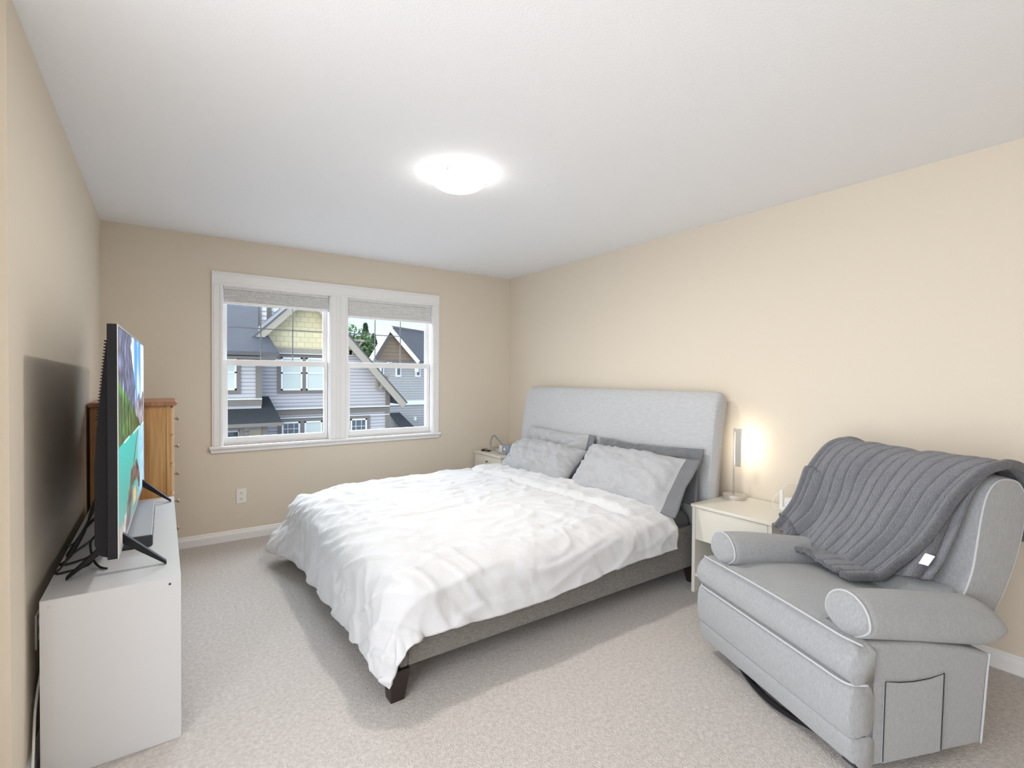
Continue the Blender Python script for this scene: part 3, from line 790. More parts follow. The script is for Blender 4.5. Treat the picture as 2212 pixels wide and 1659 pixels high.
# arms
def arm_top(dep):  # height of the top of the roll along its length
    return .618-.060*smooth01((dep-.05)/.62)-.018*max(0, (dep-.5)/.16)**2
def arm(side):
    w_c = -.074 if side > 0 else -WD+.108
    bm = bmesh.new(); N = 26; rows = []
    deps = [.060+.54*k/18 for k in range(19)]+[.618, .636, .652, .665, .675, .681, .684]
    for i, dep in enumerate(deps):
        zt = arm_top(dep); rad = .084; endk = 1
        if dep > .58: endk = math.sqrt(max(.02, 1-((dep-.58)/.106)**2))
        zb = .470-.165*(dep-.05)
        cz = zt-rad
        if dep > .58: zb = lerp(cz-.02, zb, endk)
        row = []
        for k in range(N):
            a = 2*PI*k/N
            y = math.cos(a)*rad*1.03*side; z = math.sin(a)*rad
            if z < 0:   # waist and column below the roll
                kk = (-z/rad); y *= (1-.05*kk) if kk < .9 else .90; z = -kk*(cz-zb)
                if kk < .35: y = math.cos(a)*rad*1.03*side*(1-.06*kk)
            row.append(bm.verts.new(K(dep, w_c+y*lerp(.75, 1, endk), cz+z*(endk if z > 0 else 1))))
        rows.append(row)
    for A, C in zip(rows, rows[1:]):
        for k in range(N): bm.faces.new((A[k], A[(k+1) % N], C[(k+1) % N], C[k]))
    bm.faces.new(rows[0]); bm.faces.new(rows[-1][::-1])
    a_ = obj('armrest', bm, CH, chair, smooth=True)
    # front face of the roll, slightly domed, with piping round it
    bm = bmesh.new(); zt = arm_top(.06); cz = zt-.084
    rim = []
    for k in range(40):
        a = 2*PI*k/40; y = math.cos(a)*.084*side; z = math.sin(a)*.084
        if z < 0: kk = -z/.084; z = -kk*(cz-.470); y *= 1-.42*kk**2
        rim.append((w_c+y, cz+z))
    rr_ = []
    for s, dd in ((1, .060), (.96, .050), (.85, .042), (.6, .036), (.3, .033)):
        rr_.append([bm.verts.new(K(dd, w_c+(y-w_c)*s, cz-.01+(z-cz+.01)*s)) for y, z in rim])
    for A, C in zip(rr_, rr_[1:]):
        for k in range(40): bm.faces.new((A[k], A[(k+1) % 40], C[(k+1) % 40], C[k]))
    bm.faces.new(rr_[-1])
    obj('arm_face', bm, CH, a_, smooth=True)
    pts = [K(.056, w_c+(y-w_c)*1.01, z) for y, z in rim]
    st = 30   # open at the bottom
    pts = pts[32:]+pts[:29]
    obj('arm_piping', tube(bmesh.new(), pts, .0045, 6), PP, a_, smooth=True)
    return a_
arm(1); arm(-1)
# side panels
def side_panel(side):
    w0, w1 = (-.135, -.012) if side > 0 else (-WD+.012, -WD+.135)
    bm = bmesh.new()
    poly = [(.35-.058,.055),(.35-.058,.475),(.35-.30,.445),(.35-.50,.405),(.35-.615,.370),(.35-.600,.30),(.35-.585,.15),(.35-.575,.055)]
    prism(bm, [(p[0], p[1]) for p in poly], 'y', w0+.42, w1+.42)
    s = obj('side_panel', bm, CH, chair, bevel=.012, seg=3)
    if side > 0:
        pk = bmesh.new(); y = w1+.42
        pp = [(.35-.135,.062),(.35-.142,.340),(.35-.20,.330),(.35-.26,.325),(.35-.33,.326),(.35-.395,.335),(.35-.385,.062)]
        prism(pk, pp, 'y', y-.004, y+.006)
        k = obj('storage_pocket', pk, CH, s, bevel=.004)
        th = [(.35-.135,.07),(.35-.142,.338),(.35-.20,.328),(.35-.26,.323),(.35-.33,.324),(.35-.395,.333),(.35-.385,.07)]
        obj('pocket_stitching', tube(bmesh.new(), [Vector((a, y+.0062, b)) for a, b in th], .0018, 6), M['seam'], k)
        obj('rear_piping', tube(bmesh.new(), catmull([Vector((.35-.612,y-.002,.372)), Vector((.35-.602,y-.002,.30)), Vector((.35-.588,y-.002,.15)), Vector((.35-.578,y-.002,.055))], 6), .0045, 6), PP, s, smooth=True)
    return s
side_panel(1); side_panel(-1)
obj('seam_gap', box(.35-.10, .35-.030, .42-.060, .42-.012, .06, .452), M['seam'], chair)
obj('rear_panel', box(.35-.60, .35-.56, .42-WD+.13, .42-.13, .06, .40), CH, chair, bevel=.008)
# backrest
bp_ = [(.555,.43),(.600,.52),(.648,.62),(.670,.72),(.690,.83),(.718,.915),(.765,.962),(.830,.968),(.885,.945),(.915,.88),(.905,.78),(.865,.65),(.800,.52),(.735,.43),(.66,.39)]
BW0, BW1 = -.745, -.095
pr = [(p.x, p.y) for p in catmull([(a, b, 0) for a, b in bp_], 4, closed=True)]
bm = bmesh.new(); n = len(pr); rows = []
stations = [(-1, .93), (-.998, .965), (-.985, .99), (-.96, 1.0)]+[(-.9+1.8*k/16, 1.0) for k in range(17)]+[(.96, 1.0), (.985, .99), (.998, .965), (1, .93)]
ccx = sum(p[0] for p in pr)/n; ccz = sum(p[1] for p in pr)/n
for v, s in stations:
    w = lerp(BW0, BW1, (v+1)/2); row = []
    for (a, b_) in pr:
        q = 1+.05*(1-v*v)
        da = (a-ccx)*s; db = (b_-ccz)*s
        if da < 0: da *= q
        if b_ > .9: db += .012*(1-v**4)
        row.append(bm.verts.new(K(ccx+da, w, ccz+db)))
    rows.append(row)
for A, C in zip(rows, rows[1:]):
    for k in range(n): bm.faces.new((A[k], A[(k+1) % n], C[(k+1) % n], C[k]))
bm.faces.new(rows[0]); bm.faces.new(rows[-1][::-1])
bk = obj('backrest', bm, CH, chair, smooth=True)
for w in (BW1-.004, BW0+.004):
    pts = [K(ccx+(a-ccx)*.985, w, ccz+(b_-ccz)*.985) for a, b_ in pr]
    obj('back_piping', tube(bmesh.new(), pts, .0045, 6, closed=True), PP, bk, smooth=True)
# lower lumbar cushion seam
obj('lumbar_cushion', profsweep([(p.x, p.y) for p in catmull([(.515,.445,0),(.535,.50,0),(.575,.545,0),(.63,.55,0),(.66,.47,0),(.60,.42,0)], 5, closed=True)], -.72, -.12, 20, 0, endr=.03), CH, chair, smooth=True)

# throw blanket
fr = [(.958,.70),(.952,.80),(.948,.90),(.915,.962),(.850,.996),(.785,.994),(.722,.962),(.672,.88),(.640,.76),(.608,.66),(.560,.575),(.520,.515),(.500,.502),(.455,.497),(.40,.493)]
FRP = [(p.x, p.y) for p in catmull([(a, b, 0) for a, b in fr], 12)]
FL = [0]
for a, b in zip(FRP, FRP[1:]): FL.append(FL[-1]+math.hypot(b[0]-a[0], b[1]-a[1]))
def on_profile(s):
    s = max(0, min(FL[-1]-1e-6, s))
    for i in range(len(FL)-1):
        if FL[i+1] >= s:
            t = (s-FL[i])/(FL[i+1]-FL[i]+1e-9); a, b = FRP[i], FRP[i+1]
            return lerp(a[0], b[0], t), lerp(a[1], b[1], t), (a[1]-b[1]), (b[0]-a[0])
    return FRP[-1][0], FRP[-1][1], 0, 1
SC = FL[12*5]   # arc length at the crest
NS = 13
def throw_at(a, b):
    # a: 0 far edge .. 1 near edge ; b: 0 rear hem .. 1 front hem
    endlen = lerp(.50, .80, smooth01(a*1.35))
    s = b*(SC+endlen)
    down = max(0, (s-SC)/.6)
    w = lerp(-.785, -.085, a) + down*lerp(-.125, -.24, a) + .01*math.sin(b*9+a*3)
    if s < SC: w += .02*(1-s/SC)
    dep, z, nx, nz_ = on_profile(s)
    ln = math.hypot(nx, nz_) or 1
    # outward normal of the profile (towards front/up)
    ox, oz = nx/ln, nz_/ln
    if s > 0: ox, oz = (-abs(ox) if s > SC else abs(ox)), abs(oz) if True else oz
    dirx, dirz = -abs(nx)/ln if s > SC else abs(nx)/ln, abs(nz_)/ln
    ph = a*NS
    fr_ = abs((ph % 1)-.5)*2; rib = 1-fr_**7
    fold = .5+.5*math.sin(a*9+2.0*nz(a*3, b*3, 2)+b*2.2)
    off = .014+.011*rib+.034*fold*smooth01((s-SC+.1)/.35)+.012*nz(a*7, b*6, 6)
    # rolled borders
    eb = min(a, 1-a)*.70
    if eb < .03: off += .012*math.sin(eb/.03*PI)
    p = K(dep+dirx*off, w, z+dirz*off)
    if a < .06: p.z -= .0
    # over the far arm the cloth lifts to clear it
    if w < -.70 and s > SC+.2: p.z += .03*smooth01((-.70-w)/.1); 
    return p
bm = bmesh.new(); sheet(bm, throw_at, 208, 120)
o = obj('throw_blanket', bm, [M['throw'], M['throw_rim']], smooth=True, recalc=False)
so = o.modifiers.new('thick', 'SOLIDIFY'); so.thickness = .012; so.offset = 0; so.use_rim = True
o.location = root_loc; o.rotation_euler = (0, 0, A0)
throw = tag(o, 'thick grey ribbed plush throw draped over the back of the recliner', 'blanket')
# under layer hanging on the near side
def under(a, b):
    s = SC-.02+b*lerp(.58, .52, a); down = (s-SC)/.6
    w = lerp(-.34, -.095, a)-down*.085
    dep, z, nx, nz_ = on_profile(s); ln = math.hypot(nx, nz_) or 1
    off = .005+.014*abs(math.sin(a*PI*3.5))+.004*nz(a*5, b*5, 1)
    return K(dep-abs(nx)/ln*off, w, z+abs(nz_)/ln*off)
bm = bmesh.new(); sheet(bm, under, 30, 50)
o = obj('under_fold', bm, M['throw'], throw, smooth=True, recalc=False)
so = o.modifiers.new('thick', 'SOLIDIFY'); so.thickness = .007; so.offset = 1
def rim(a0, r, f, n=60, bs=(0, 1)):
    return tube(bmesh.new(), [f(a0, lerp(bs[0], bs[1], k/n)) for k in range(n+1)], r, 10)
obj('rolled_hem', rim(.995, .017, throw_at), M['throw_rim'], throw, smooth=True)
obj('rolled_hem', rim(.80, .013, under), M['throw_rim'], throw, smooth=True)
obj('rolled_hem', tube(bmesh.new(), [throw_at(k/60, .997) for k in range(61)], .012, 10), M['throw_rim'], throw, smooth=True)
# ruffled second hem peeping out below the far corner
def flap(a, b):
    p = throw_at(a*.55, .93+.0*b); q = throw_at(a*.55, 1.0)
    d = (q-p); d.normalize()
    return q+d*(.055*b-.01)+Vector((.006*math.sin(a*60)*b, 0, -.012-.012*b+.008*math.sin(a*47)))
bm = bmesh.new(); sheet(bm, flap, 70, 6)
o = obj('ruffled_edge', bm, M['throw'], throw, smooth=True, recalc=False)
so = o.modifiers.new('thick', 'SOLIDIFY'); so.thickness = .008; so.offset = 0
p = under(.84, .80); q = under(.84, .94)
bm = bmesh.new(); ux = Vector((0, 1, 0)); dn = (q-p).normalized(); f0 = p+Vector((.024, 0, .006))
prism_pts = [f0-ux*.018, f0+ux*.018, f0+ux*.016+dn*.045, f0-ux*.018+dn*.048]
vs = [bm.verts.new(v) for v in prism_pts]+[bm.verts.new(v+Vector((.0015,0,.001))) for v in prism_pts]
bm.faces.new(vs[:4][::-1]); bm.faces.new(vs[4:])
for i in range(4): bm.faces.new((vs[i], vs[(i+1) % 4], vs[4+(i+1) % 4], vs[4+i]))
obj('care_tag', bm, M['tagw'], throw, label='small white sewn tag')

# ------------------------------------------------------------------ the street outside
# facade image coordinates: (a, h) run along / up the street front in units of 1.733 m, image pixels projected from the viewpoint onto the facade line y = 26
U = 1.7333
def F(a, h, y=26.0):
    k = U*y/26.0
    return (a*k, y, 1.341+(h-1.341)*k)
def fb(bm, a0, a1, h0, h1, y, t=.06, mi=0):   # board standing proud of a facade
    p = F(a0, h0, y); q = F(a1, h1, y); return B(bm, p[0], q[0], y-t, y, p[2], q[2], mi)
def fpoly(bm, pts, y, t=.06):
    return prism(bm, [(F(a, h, y)[0], F(a, h, y)[2]) for a, h in pts], 'y', y-t, y)
tag(obj('ground', box(-60, 90, 5.2, 140, -3.4, -3.2), M['asphalt']), kind='structure')
GZ = -3.2
th = empty('townhouse', (6, 26, GZ), label='grey sided townhouse with cream shingled gable seen through the window', cat='building')
class Off:  # parts are authored in world space and parented with an inverse offset
    pass
def ext(name, bm, m, parent, **k):
    o = obj(name, bm, m, None, **k); o.parent = parent; o.matrix_parent_inverse = Matrix.Translation(-parent_world(parent)); return o
def parent_world(p):
    v = Vector((0, 0, 0))
    return p.location.copy() if p.parent is None else v
# main wall
bm = bmesh.new(); p0 = F(1.9, 0); p1 = F(5.85, 2.0)
B(bm, p0[0], F(5.85,0)[0], 26, 34, GZ, F(0,1.0)[2]); prism(bm, [(p0[0],F(0,1.0)[2]),(F(5.85,0)[0],F(0,1.0)[2]),(F(5.3,0)[0],F(0,1.55)[2]),(F(3.41,0)[0],F(0,3.62)[2]),(F(1.9,0)[0],F(0,2.2)[2])], 'y', 26, 34)
w_ = ext('wall', bm, M['siding'], th)
bm = bmesh.new(); fpoly(bm, [(1.9,2.12),(5.0,2.12),(3.41,3.66),(1.9,2.3)], 25.99, .03)
ext('shingle_wall', bm, M['cream'], th, label='cream shingled gable wall')
bm = bmesh.new(); fb(bm, 1.9, 4.9, 1.97, 2.12, 25.96, .08); ext('belly_band', bm, M['taupe_light'], th)
bm = bmesh.new(); fb(bm, 1.9, 4.9, 1.955, 1.975, 25.90, .08); fb(bm, 2.3, 5.85, .395, .43, 25.9, .08); fb(bm, 2.3, 5.85, .14, .16, 25.93, .03); ext('white_flashing', bm, M['ext_white'], th)
bm = bmesh.new(); fb(bm, 2.3, 5.85, .24, .395, 25.96, .05); ext('floor_band', bm, M['taupe'], th)
bm = bmesh.new(); fb(bm, 5.72, 5.86, -2, .24, 25.96, .05); fb(bm, 5.72, 5.86, .43, 1.1, 25.96, .05); ext('corner_board', bm, M['taupe'], th)
# gable roof and rake boards
def slab(pts, t, m, name, parent, **k):
    bm = bmesh.new(); A = [Vector(p) for p in pts]; n_ = (A[1]-A[0]).cross(A[2]-A[0]).normalized()
    if n_.z < 0: n_ = -n_
    a = [bm.verts.new(p) for p in A]; b = [bm.verts.new(p-n_*t) for p in A]; bm.faces.new(a); bm.faces.new(b[::-1])
    for i in range(len(A)): bm.faces.new((a[i], b[i], b[(i+1) % len(A)], a[(i+1) % len(A)]))
    return ext(name, bm, m, parent, **k)
yf = 25.2
ap = Vector(F(3.42, 3.80, yf)); rt = Vector(F(6.42, .47, yf)); lf = Vector(F(1.98, 2.34, yf))
sl = lambda p, y: Vector((p.x, y, p.z))
slab([ap, rt, sl(rt,34), sl(ap,34)], .10, M['shingle'], 'gable_roof', th); slab([ap, lf, sl(lf,34), sl(ap,34)], .10, M['shingle'], 'gable_roof', th)
def rake(p, q, wd, name='rake_board', m=M['taupe_light'], par=th, y=yf, t=.07):
    d = (q-p).normalized(); n_ = Vector((d.z, 0, -d.x)); n_ = -n_ if n_.z > 0 else n_
    bm = bmesh.new(); prism(bm, [(v.x, v.z) for v in (p, q, q+n_*wd, p+n_*wd)], 'y', y-t, y); ext(name, bm, m, par)
rake(ap, rt, .34); rake(ap, lf, .30)
rake(ap+Vector((.02,0,.08)), rt+Vector((.04,0,.06)), .07, 'roof_edge', M['gutter'], y=yf-.03); rake(ap+Vector((0,0,.08)), lf+Vector((-.04,0,.06)), .07, 'roof_edge', M['gutter'], y=yf-.03)
for p in ((4.60, 1.98), (5.42, .93)):
    bm = bmesh.new()
    a, h = p; fb(bm, a-.03, a+.05, h, h+.42, 25.98, .10)
    q = F(a+.0, h+.40); B(bm, q[0], q[0]+.62, 25.5, 25.9, q[2], q[2]+.10)
    q0 = F(a, h+.02); prism(bm, [(q0[0]+.04,q0[2]),(q0[0]+.14,q0[2]),(q0[0]+.56,q0[2]+.70),(q0[0]+.44,q0[2]+.70)], 'y', 25.55, 25.85)
    ext('eave_bracket', bm, M['taupe_light'], th)
bm = bmesh.new(); fb(bm, 3.83, 3.90, 2.90, 3.02, 25.95, .15); ext('wall_light', bm, M['gutter'], th)
def hwin(a0, a1, h0, h1, y, trim, rows, cols, pane, parent, meet=None, tm=.09, tl=.09, tr=.09):
    bm = bmesh.new()
    if trim:
        fb(bm, a0-tl, a1+tr, h0-tm, h0, y-.02, .05); fb(bm, a0-tl, a1+tr, h1, h1+tm, y-.02, .05)
        fb(bm, a0-tl, a0, h0, h1, y-.02, .05); fb(bm, a1, a1+tr, h0, h1, y-.02, .05)
        f = ext('window', bm, M['taupe'], parent)
    else:
        fb(bm, a0, a1, h0, h1, y-.01, .02); f = ext('window', bm, M['ext_white'], parent)
    bm = bmesh.new(); s = .045
    fb(bm, a0, a1, h0, h0+s, y-.04, .05); fb(bm, a0, a1, h1-s, h1, y-.04, .05); fb(bm, a0, a0+s, h0, h1, y-.04, .05); fb(bm, a1-s, a1, h0, h1, y-.04, .05)
    if meet: fb(bm, a0, a1, meet-.02, meet+.02, y-.04, .05)
    for k in range(1, cols): fb(bm, lerp(a0, a1, k/cols)-.006, lerp(a0, a1, k/cols)+.006, h0, h1, y-.04, .03)
    for k in range(1, rows): fb(bm, a0, a1, lerp(h0, h1, k/rows)-.006, lerp(h0, h1, k/rows)+.006, y-.04, .03)
    ext('window_frame', bm, M['ext_white'], f)
    bm = bmesh.new(); fb(bm, a0+s*.6, a1-s*.6, h0+s*.6, h1-s*.6, y-.03, .02); ext('pane', bm, pane, f)
    return f
BG, DG = M['blindglass'], M['darkpane']
hwin(2.69, 3.25, .93, 1.86, 26, True, 1, 1, BG, th, 1.42, tr=.05); hwin(3.35, 3.90, .93, 1.86, 26, True, 1, 1, BG, th, 1.42, tl=.05)
hwin(2.71, 3.19, -.55, .04, 26, True, 3, 3, DG, th, tr=.06); hwin(3.31, 3.80, -.55, .04, 26, True, 1, 1, BG, th, tl=.06)
hwin(4.62, 5.12, -.41, .05, 26, True, 2, 3, DG, th)
# projecting bay on the left with its own roof
yb = 24.9
b2 = empty('townhouse', (1, yb, GZ), label='neighbouring bay with dark hipped roof and corner boards, at the first window', cat='building')
bm = bmesh.new(); q = F(2.20, 0, yb); B(bm, -6, q[0], yb, 30, GZ, F(0,1.98,yb)[2]); ext('wall', bm, M['siding'], b2)
bm = bmesh.new(); fb(bm, 2.06, 2.21, .69, 1.9, yb-.01, .05); ext('corner_board', bm, M['taupe'], b2)
bm = bmesh.new(); fb(bm, -3, 2.21, .69, .72, yb-.01, .10); ext('white_flashing', bm, M['ext_white'], b2)
bm = bmesh.new(); fb(bm, -3, 2.21, .53, .69, yb-.01, .06); ext('floor_band', bm, M['taupe'], b2)
hwin(1.05, 1.60, .95, 1.86, yb, True, 1, 1, BG, b2, 1.42)
def onslope(a, h, ye, he, pitch):
    """point on a roof slope that starts at the eave (y=ye, height he) and rises away from the street"""
    d = Vector((a*U, 26.0, (h-1.341)*U)); ze = 1.341+(he-1.341)*U*ye/26; tp = math.tan(R(pitch))
    # solve z(y) = ze + (y-ye)*tp along the sight line
    k = (ze-1.341-ye*tp)/(d.z-26.0*tp)
    return Vector((d.x*k, 26.0*k, 1.341+d.z*k))
yr = 24.2
rp_ = [(-1.5,1.985),(2.64,1.985),(2.38,2.44),(2.12,2.40),(2.12,3.5),(-1.5,3.5)]
slab([onslope(a, h, yr, 1.985, 38) for a, h in rp_], .08, M['shingle'], 'roof', b2)
p = Vector(F(2.64,1.985,yr)); q = Vector(F(-3,1.985,yr))
ext('gutter', B(bmesh.new(), q.x, p.x, yr-.10, yr+.02, p.z-.16, p.z+.01), M['gutter'], b2)
ext('fascia', B(bmesh.new(), q.x, p.x-.05, yr+.02, yb, p.z-.30, p.z-.20), M['taupe'], b2)
# lower porch roof
yp = 23.6
pp_ = [(-1.5,.045),(2.74,.02),(2.38,.77),(2.19,.77),(2.19,.55),(-1.5,.53)]
slab([onslope(a, h, yp, .03, 24) for a, h in pp_], .08, M['shingle_dark'], 'porch_roof', b2, label='wet dark porch roof')
p = Vector(F(2.76,.03,yp)); ext('gutter', B(bmesh.new(), q.x, p.x, yp-.10, yp+.02, p.z-.13, p.z+.01), M['taupe'], b2)
bm = bmesh.new()
for a in (.9, 1.75, 2.3): B(bm, F(a,0,yp)[0]-.1, F(a,0,yp)[0]+.1, yp+.2, yp+.4, GZ, p.z-.1)
ext('porch_post', bm, M['taupe'], b2)
bm = bmesh.new(); fb(bm, 1.9, 2.25, -1.2, -.12, yb-.02, .04); ext('garage_panel', bm, mat('tan door', lin(176,166,146), .7), b2)
hwin(1.15, 1.68, -.9, -.12, yb, False, 1, 1, DG, b2)
# taller rear block with white siding (above the gable's left slope)
b3 = empty('rear_block', (5, 31, GZ), label='upper storey with white siding rising behind the cream gable', cat='building')
bm = bmesh.new(); B(bm, F(2.11,0,31)[0], F(3.1,0,31)[0], 31, 36, GZ, F(0,3.9,31)[2]); ext('wall', bm, striped('white lap siding', lin(226,226,228), lin(120,120,126), .26, width=.35), b3)
bm = bmesh.new(); fb(bm, 2.10, 2.17, 0, 3.9, 31, .1); fb(bm, 2.33, 2.44, 0, 3.9, 31, .1); ext('corner_board', bm, M['taupe'], b3)
# far house
yh = 41.6
fh = empty('house', (18, yh, GZ), label='farther house with white edged brown gable and small casement windows', cat='building')
fp = lambda x, z, y=yh: (x*U, y, 1.341+(z-1.341)*U)
def hb_(bm, x0, x1, z0, z1, t=.1, off=0): p = fp(x0, z0); q = fp(x1, z1); return B(bm, p[0], q[0], yh-t-off, yh-off, p[2], q[2])
bm = bmesh.new(); B(bm, fp(8.2,0)[0], fp(13.5,0)[0], yh, yh+8, GZ-2, fp(0,2.27)[2]); ext('wall', bm, M['siding_far'], fh)
yg = yh-1.2
k_ = yg/yh
def fp2(x, z): return Vector((x*U*k_, yg, 1.341+(z-1.341)*U*k_))
A_, L_, R_ = fp2(9.34,3.93), fp2(8.28,2.20), fp2(11.0,2.15)
E_ = Vector((9.0, 5.5, 0)); e_ = Vector((.75, .46, 0))
slab([A_, L_, L_+E_, A_+E_], .12, M['taupe'], 'gable_roof', fh); slab([A_, R_, R_+E_, A_+E_], .12, M['shingle'], 'gable_roof', fh)
g_poly = [L_+e_+Vector((.1,0,-.05)), R_+e_+Vector((-.3,0,-.02)), A_+e_+Vector((0,0,-.15))]
bm = bmesh.new(); prism(bm, [(v.x, v.z) for v in g_poly], 'y', yg+.46, yg+.56); ext('gable_wall', bm, M['brownsiding'], fh, label='brown lap sided gable wall')
rake(A_, L_, .34, 'rake_board', M['ext_white'], fh, yg, .1)
rake(A_+Vector((0,0,.0)), R_, .34, 'rake_board', M['ext_white'], fh, yg-.001, .1)
bm = bmesh.new(); hb_(bm, 8.5, 11.0, 2.16, 2.24, .12); ext('gable_trim', bm, M['ext_white'], fh)
bm = bmesh.new(); hb_(bm, 8.2, 13.5, -.12, .10, .15); ext('white_flashing', bm, M['ext_white'], fh)
for x0, x1, z0, z1 in ((8.84,9.06,1.30,1.95), (9.66,9.97,1.33,1.95), (10.74,11.04,1.33,1.95)):
    bm = bmesh.new(); hb_(bm, x0, x1, z0, z1, .08); f = ext('window', bm, M['ext_white'], fh)
    bm = bmesh.new(); hb_(bm, x0+.09, x1-.07, z0+.09, z1-.05, .03, .085); ext('pane', bm, DG, f)
bm = bmesh.new(); a, b_ = fp(10.78,1.95), fp(10.50,1.58)
B(bm, b_[0], a[0]-.1, yh-.9, yh-.85, b_[2], b_[2]+.42); ext('awning_sash', bm, M['ext_white'], fh)
slab([Vector(fp(9.35,-.50,yh)), Vector(fp(9.90,-.50,yh)), Vector(fp(10.30,-1.24,yh-2)), Vector(fp(9.55,-1.24,yh-2))], .1, M['shingle_dark'], 'lean_to_roof', fh)
bm = bmesh.new(); hb_(bm, 10.70, 10.78, -.95, -.75, .2); ext('wall_light', bm, M['ext_white'], fh)

# trees beyond
def tree(x, y, z0, h, r, n, m, label, conifer=False, seed=1):
    rnd = random.Random(seed); t = empty('tree', (x, y, GZ), label=label, cat='tree', group='trees beyond the roofs')
    obj('trunk', tube(bmesh.new(), [(0,0,0),(0,0,h*.6),(.1,0,h*.9)], [.35,.22,.06], 8), M['bark'], t)
    bm = bmesh.new()
    for _ in range(n):
        while True:
            v = Vector((rnd.uniform(-1,1), rnd.uniform(-1,1), rnd.uniform(-1,1)))
            if v.length < 1: break
        if conifer:
            hh = rnd.random()**.8; rr_ = r*(1-hh)*.95+.15; a = rnd.uniform(0, 2*PI); q = rnd.random()**.5
            c = Vector((rr_*q*math.cos(a), rr_*q*math.sin(a), z0+(h-z0)*hh-.35*q*rr_))
        else:
            v *= .6+.4*rnd.random(); c = Vector((v.x*r, v.y*r, z0+(h-z0)/2+v.z*(h-z0)/2)); c += Vector((nz(c.x*.6, c.z*.6, 1), 0, nz(c.x*.5, c.z*.5, 8)))*1.2
        s = rnd.uniform(.3, .6); m3 = Matrix.Rotation(rnd.uniform(0, 6.28), 3, 'Z') @ Matrix.Rotation(rnd.uniform(-1.2, 1.2), 3, 'X')
        vs = [bm.verts.new(c+m3 @ Vector(p)*s) for p in ((-.5,0,0),(0,-.5,.1),(.6,0,0),(0,.5,.12))]; bm.faces.new(vs)
    obj('foliage', bm, m, t, recalc=False)
tree(25.2, 80, 3, 13.2, 3.6, 5200, M['leaf'], 'leafy green tree behind the sloping roof edge', seed=2)
tree(28.4, 84, 4, 13.6, 2.5, 3800, M['leaf2'], 'narrow dark conifer standing between the two gables', True, seed=5)
tree(32.0, 90, 3, 12.4, 3.0, 3600, M['leaf2'], 'dark tree top just behind the white gable peak', True, seed=9)
tree(22.0, 92, 2, 12.0, 4.0, 4200, M['leaf'], 'green tree mostly hidden by the window mullion', seed=12)

# ------------------------------------------------------------------ light and sky
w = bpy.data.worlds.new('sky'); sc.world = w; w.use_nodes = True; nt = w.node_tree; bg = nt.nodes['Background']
# pale blue overcast to the north (beyond the window), unseen west sky brightened to light the room through the hall side
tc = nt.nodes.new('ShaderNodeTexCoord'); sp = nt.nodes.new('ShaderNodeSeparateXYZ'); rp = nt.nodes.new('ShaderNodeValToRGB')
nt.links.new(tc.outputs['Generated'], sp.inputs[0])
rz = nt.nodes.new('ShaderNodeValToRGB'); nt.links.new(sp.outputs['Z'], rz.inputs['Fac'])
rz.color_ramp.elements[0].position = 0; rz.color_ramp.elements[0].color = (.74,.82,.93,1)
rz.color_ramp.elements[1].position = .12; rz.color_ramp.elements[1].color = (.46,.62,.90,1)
# high north sky, out of view, brightened to light the room
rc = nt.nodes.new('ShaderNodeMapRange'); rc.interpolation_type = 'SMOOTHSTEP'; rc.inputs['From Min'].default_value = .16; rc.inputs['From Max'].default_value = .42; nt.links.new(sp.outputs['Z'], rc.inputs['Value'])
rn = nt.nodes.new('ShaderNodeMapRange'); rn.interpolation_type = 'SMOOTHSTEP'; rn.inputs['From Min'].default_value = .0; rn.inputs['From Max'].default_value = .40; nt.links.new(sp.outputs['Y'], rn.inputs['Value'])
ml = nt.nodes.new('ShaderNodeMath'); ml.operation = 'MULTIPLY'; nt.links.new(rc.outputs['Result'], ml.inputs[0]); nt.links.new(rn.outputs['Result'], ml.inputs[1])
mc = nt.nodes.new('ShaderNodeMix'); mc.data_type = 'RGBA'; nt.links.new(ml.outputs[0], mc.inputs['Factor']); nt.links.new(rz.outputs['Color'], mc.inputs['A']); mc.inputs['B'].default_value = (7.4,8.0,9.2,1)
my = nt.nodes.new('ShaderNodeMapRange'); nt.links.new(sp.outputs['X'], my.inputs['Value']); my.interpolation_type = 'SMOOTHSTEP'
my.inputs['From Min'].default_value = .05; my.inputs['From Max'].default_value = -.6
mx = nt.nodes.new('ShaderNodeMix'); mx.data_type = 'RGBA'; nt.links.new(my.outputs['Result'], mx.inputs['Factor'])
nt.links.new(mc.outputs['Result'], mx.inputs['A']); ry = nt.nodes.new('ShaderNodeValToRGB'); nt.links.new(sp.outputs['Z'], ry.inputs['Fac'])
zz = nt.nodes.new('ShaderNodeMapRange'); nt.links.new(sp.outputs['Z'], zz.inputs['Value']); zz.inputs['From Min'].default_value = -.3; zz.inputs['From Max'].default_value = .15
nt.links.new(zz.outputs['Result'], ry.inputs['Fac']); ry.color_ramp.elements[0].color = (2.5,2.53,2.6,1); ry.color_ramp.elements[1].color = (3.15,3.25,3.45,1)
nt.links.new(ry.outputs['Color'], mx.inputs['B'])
nt.links.new(mx.outputs['Result'], bg.inputs['Color']); bg.inputs['Strength'].default_value = 1.0
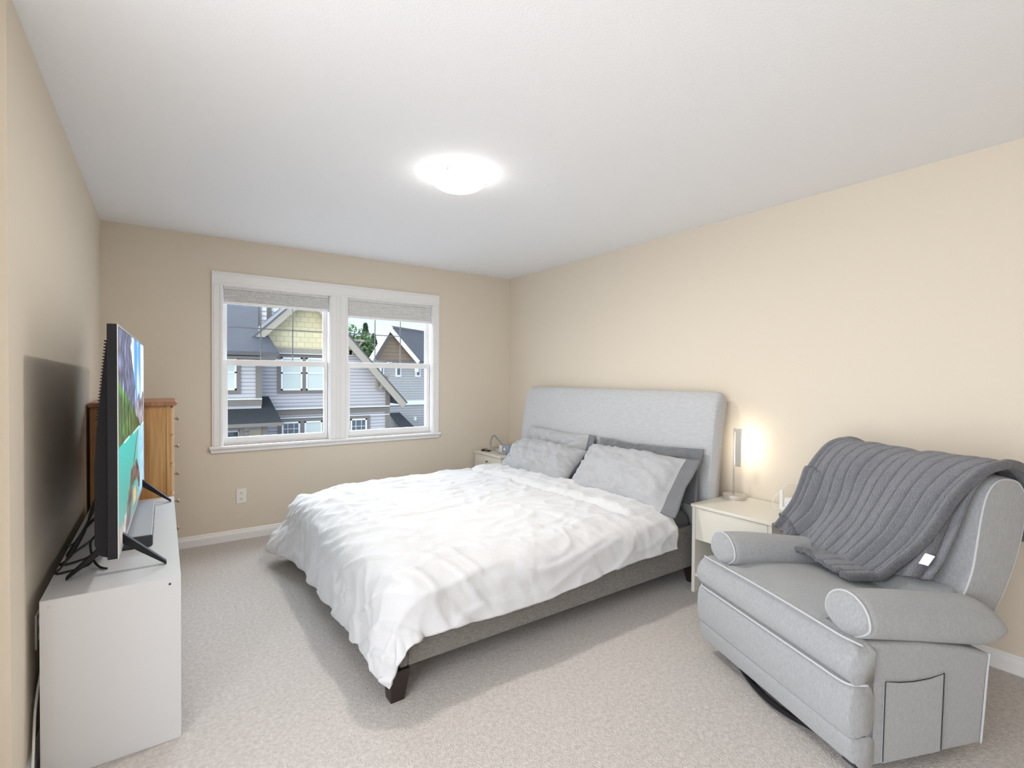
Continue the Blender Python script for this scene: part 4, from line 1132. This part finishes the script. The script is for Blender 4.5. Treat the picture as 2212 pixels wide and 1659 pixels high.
# portal that guides daylight sampling through the window opening
def portal(name, loc, rot, sx, sy):
    ld = bpy.data.lights.new(name, 'AREA'); ld.shape = 'RECTANGLE'; ld.size = sx; ld.size_y = sy; ld.cycles.is_portal = True
    lo = bpy.data.objects.new(name, ld); col.objects.link(lo); lo.location = loc; lo.rotation_euler = rot
portal('window_portal', (1.31, YB+.17, 1.42), (R(-90), 0, 0), 1.95, 1.3)
portal('hall_portal', (XH-T-.02, (YF+YC)/2, H/2), (R(90), 0, R(-90)), YC-YF+T, H)

# the bulbs in the opal bowl throw most of their light down and sideways
ld = bpy.data.lights.new('ceiling_bulb', 'AREA'); ld.shape = 'DISK'; ld.size = .12; ld.energy = 10; ld.color = (1, .95, .88)
lo = bpy.data.objects.new('ceiling_bulb', ld); col.objects.link(lo); lo.location = (1.31, 2.37, H-.0945)

# ------------------------------------------------------------------ camera
cam = bpy.data.cameras.new('camera'); co = bpy.data.objects.new('camera', cam); col.objects.link(co); sc.camera = co
yaw, pitch, roll, Fpx = .6145557, -.0136201, .0066927, 1068.72
f = Vector((math.sin(yaw)*math.cos(pitch), math.cos(yaw)*math.cos(pitch), math.sin(pitch))); r = Vector((math.cos(yaw), -math.sin(yaw), 0)); u = r.cross(f)
r2 = r*math.cos(roll)+u*math.sin(roll); u2 = -r*math.sin(roll)+u*math.cos(roll)
mw = Matrix((r2, u2, -f)).transposed().to_4x4(); mw.translation = Vector((0, 0, 1.341)); co.matrix_world = mw
cam.sensor_fit = 'HORIZONTAL'; cam.sensor_width = 36; cam.lens = Fpx/2212*36; cam.clip_start = .05; cam.clip_end = 500

sc.view_settings.view_transform = 'Standard'; sc.view_settings.look = 'None'; sc.view_settings.gamma = 1; sc.view_settings.exposure = 1.0
sc.view_settings.use_curve_mapping = False
sc.cycles.use_denoising = True
try: sc.cycles.denoiser = 'OPENIMAGEDENOISE'
except Exception: pass
sc.cycles.use_adaptive_sampling = True; sc.cycles.adaptive_threshold = .06
sc.cycles.max_bounces = 8; sc.cycles.diffuse_bounces = 5; sc.cycles.transparent_max_bounces = 16; sc.cycles.sample_clamp_indirect = 6
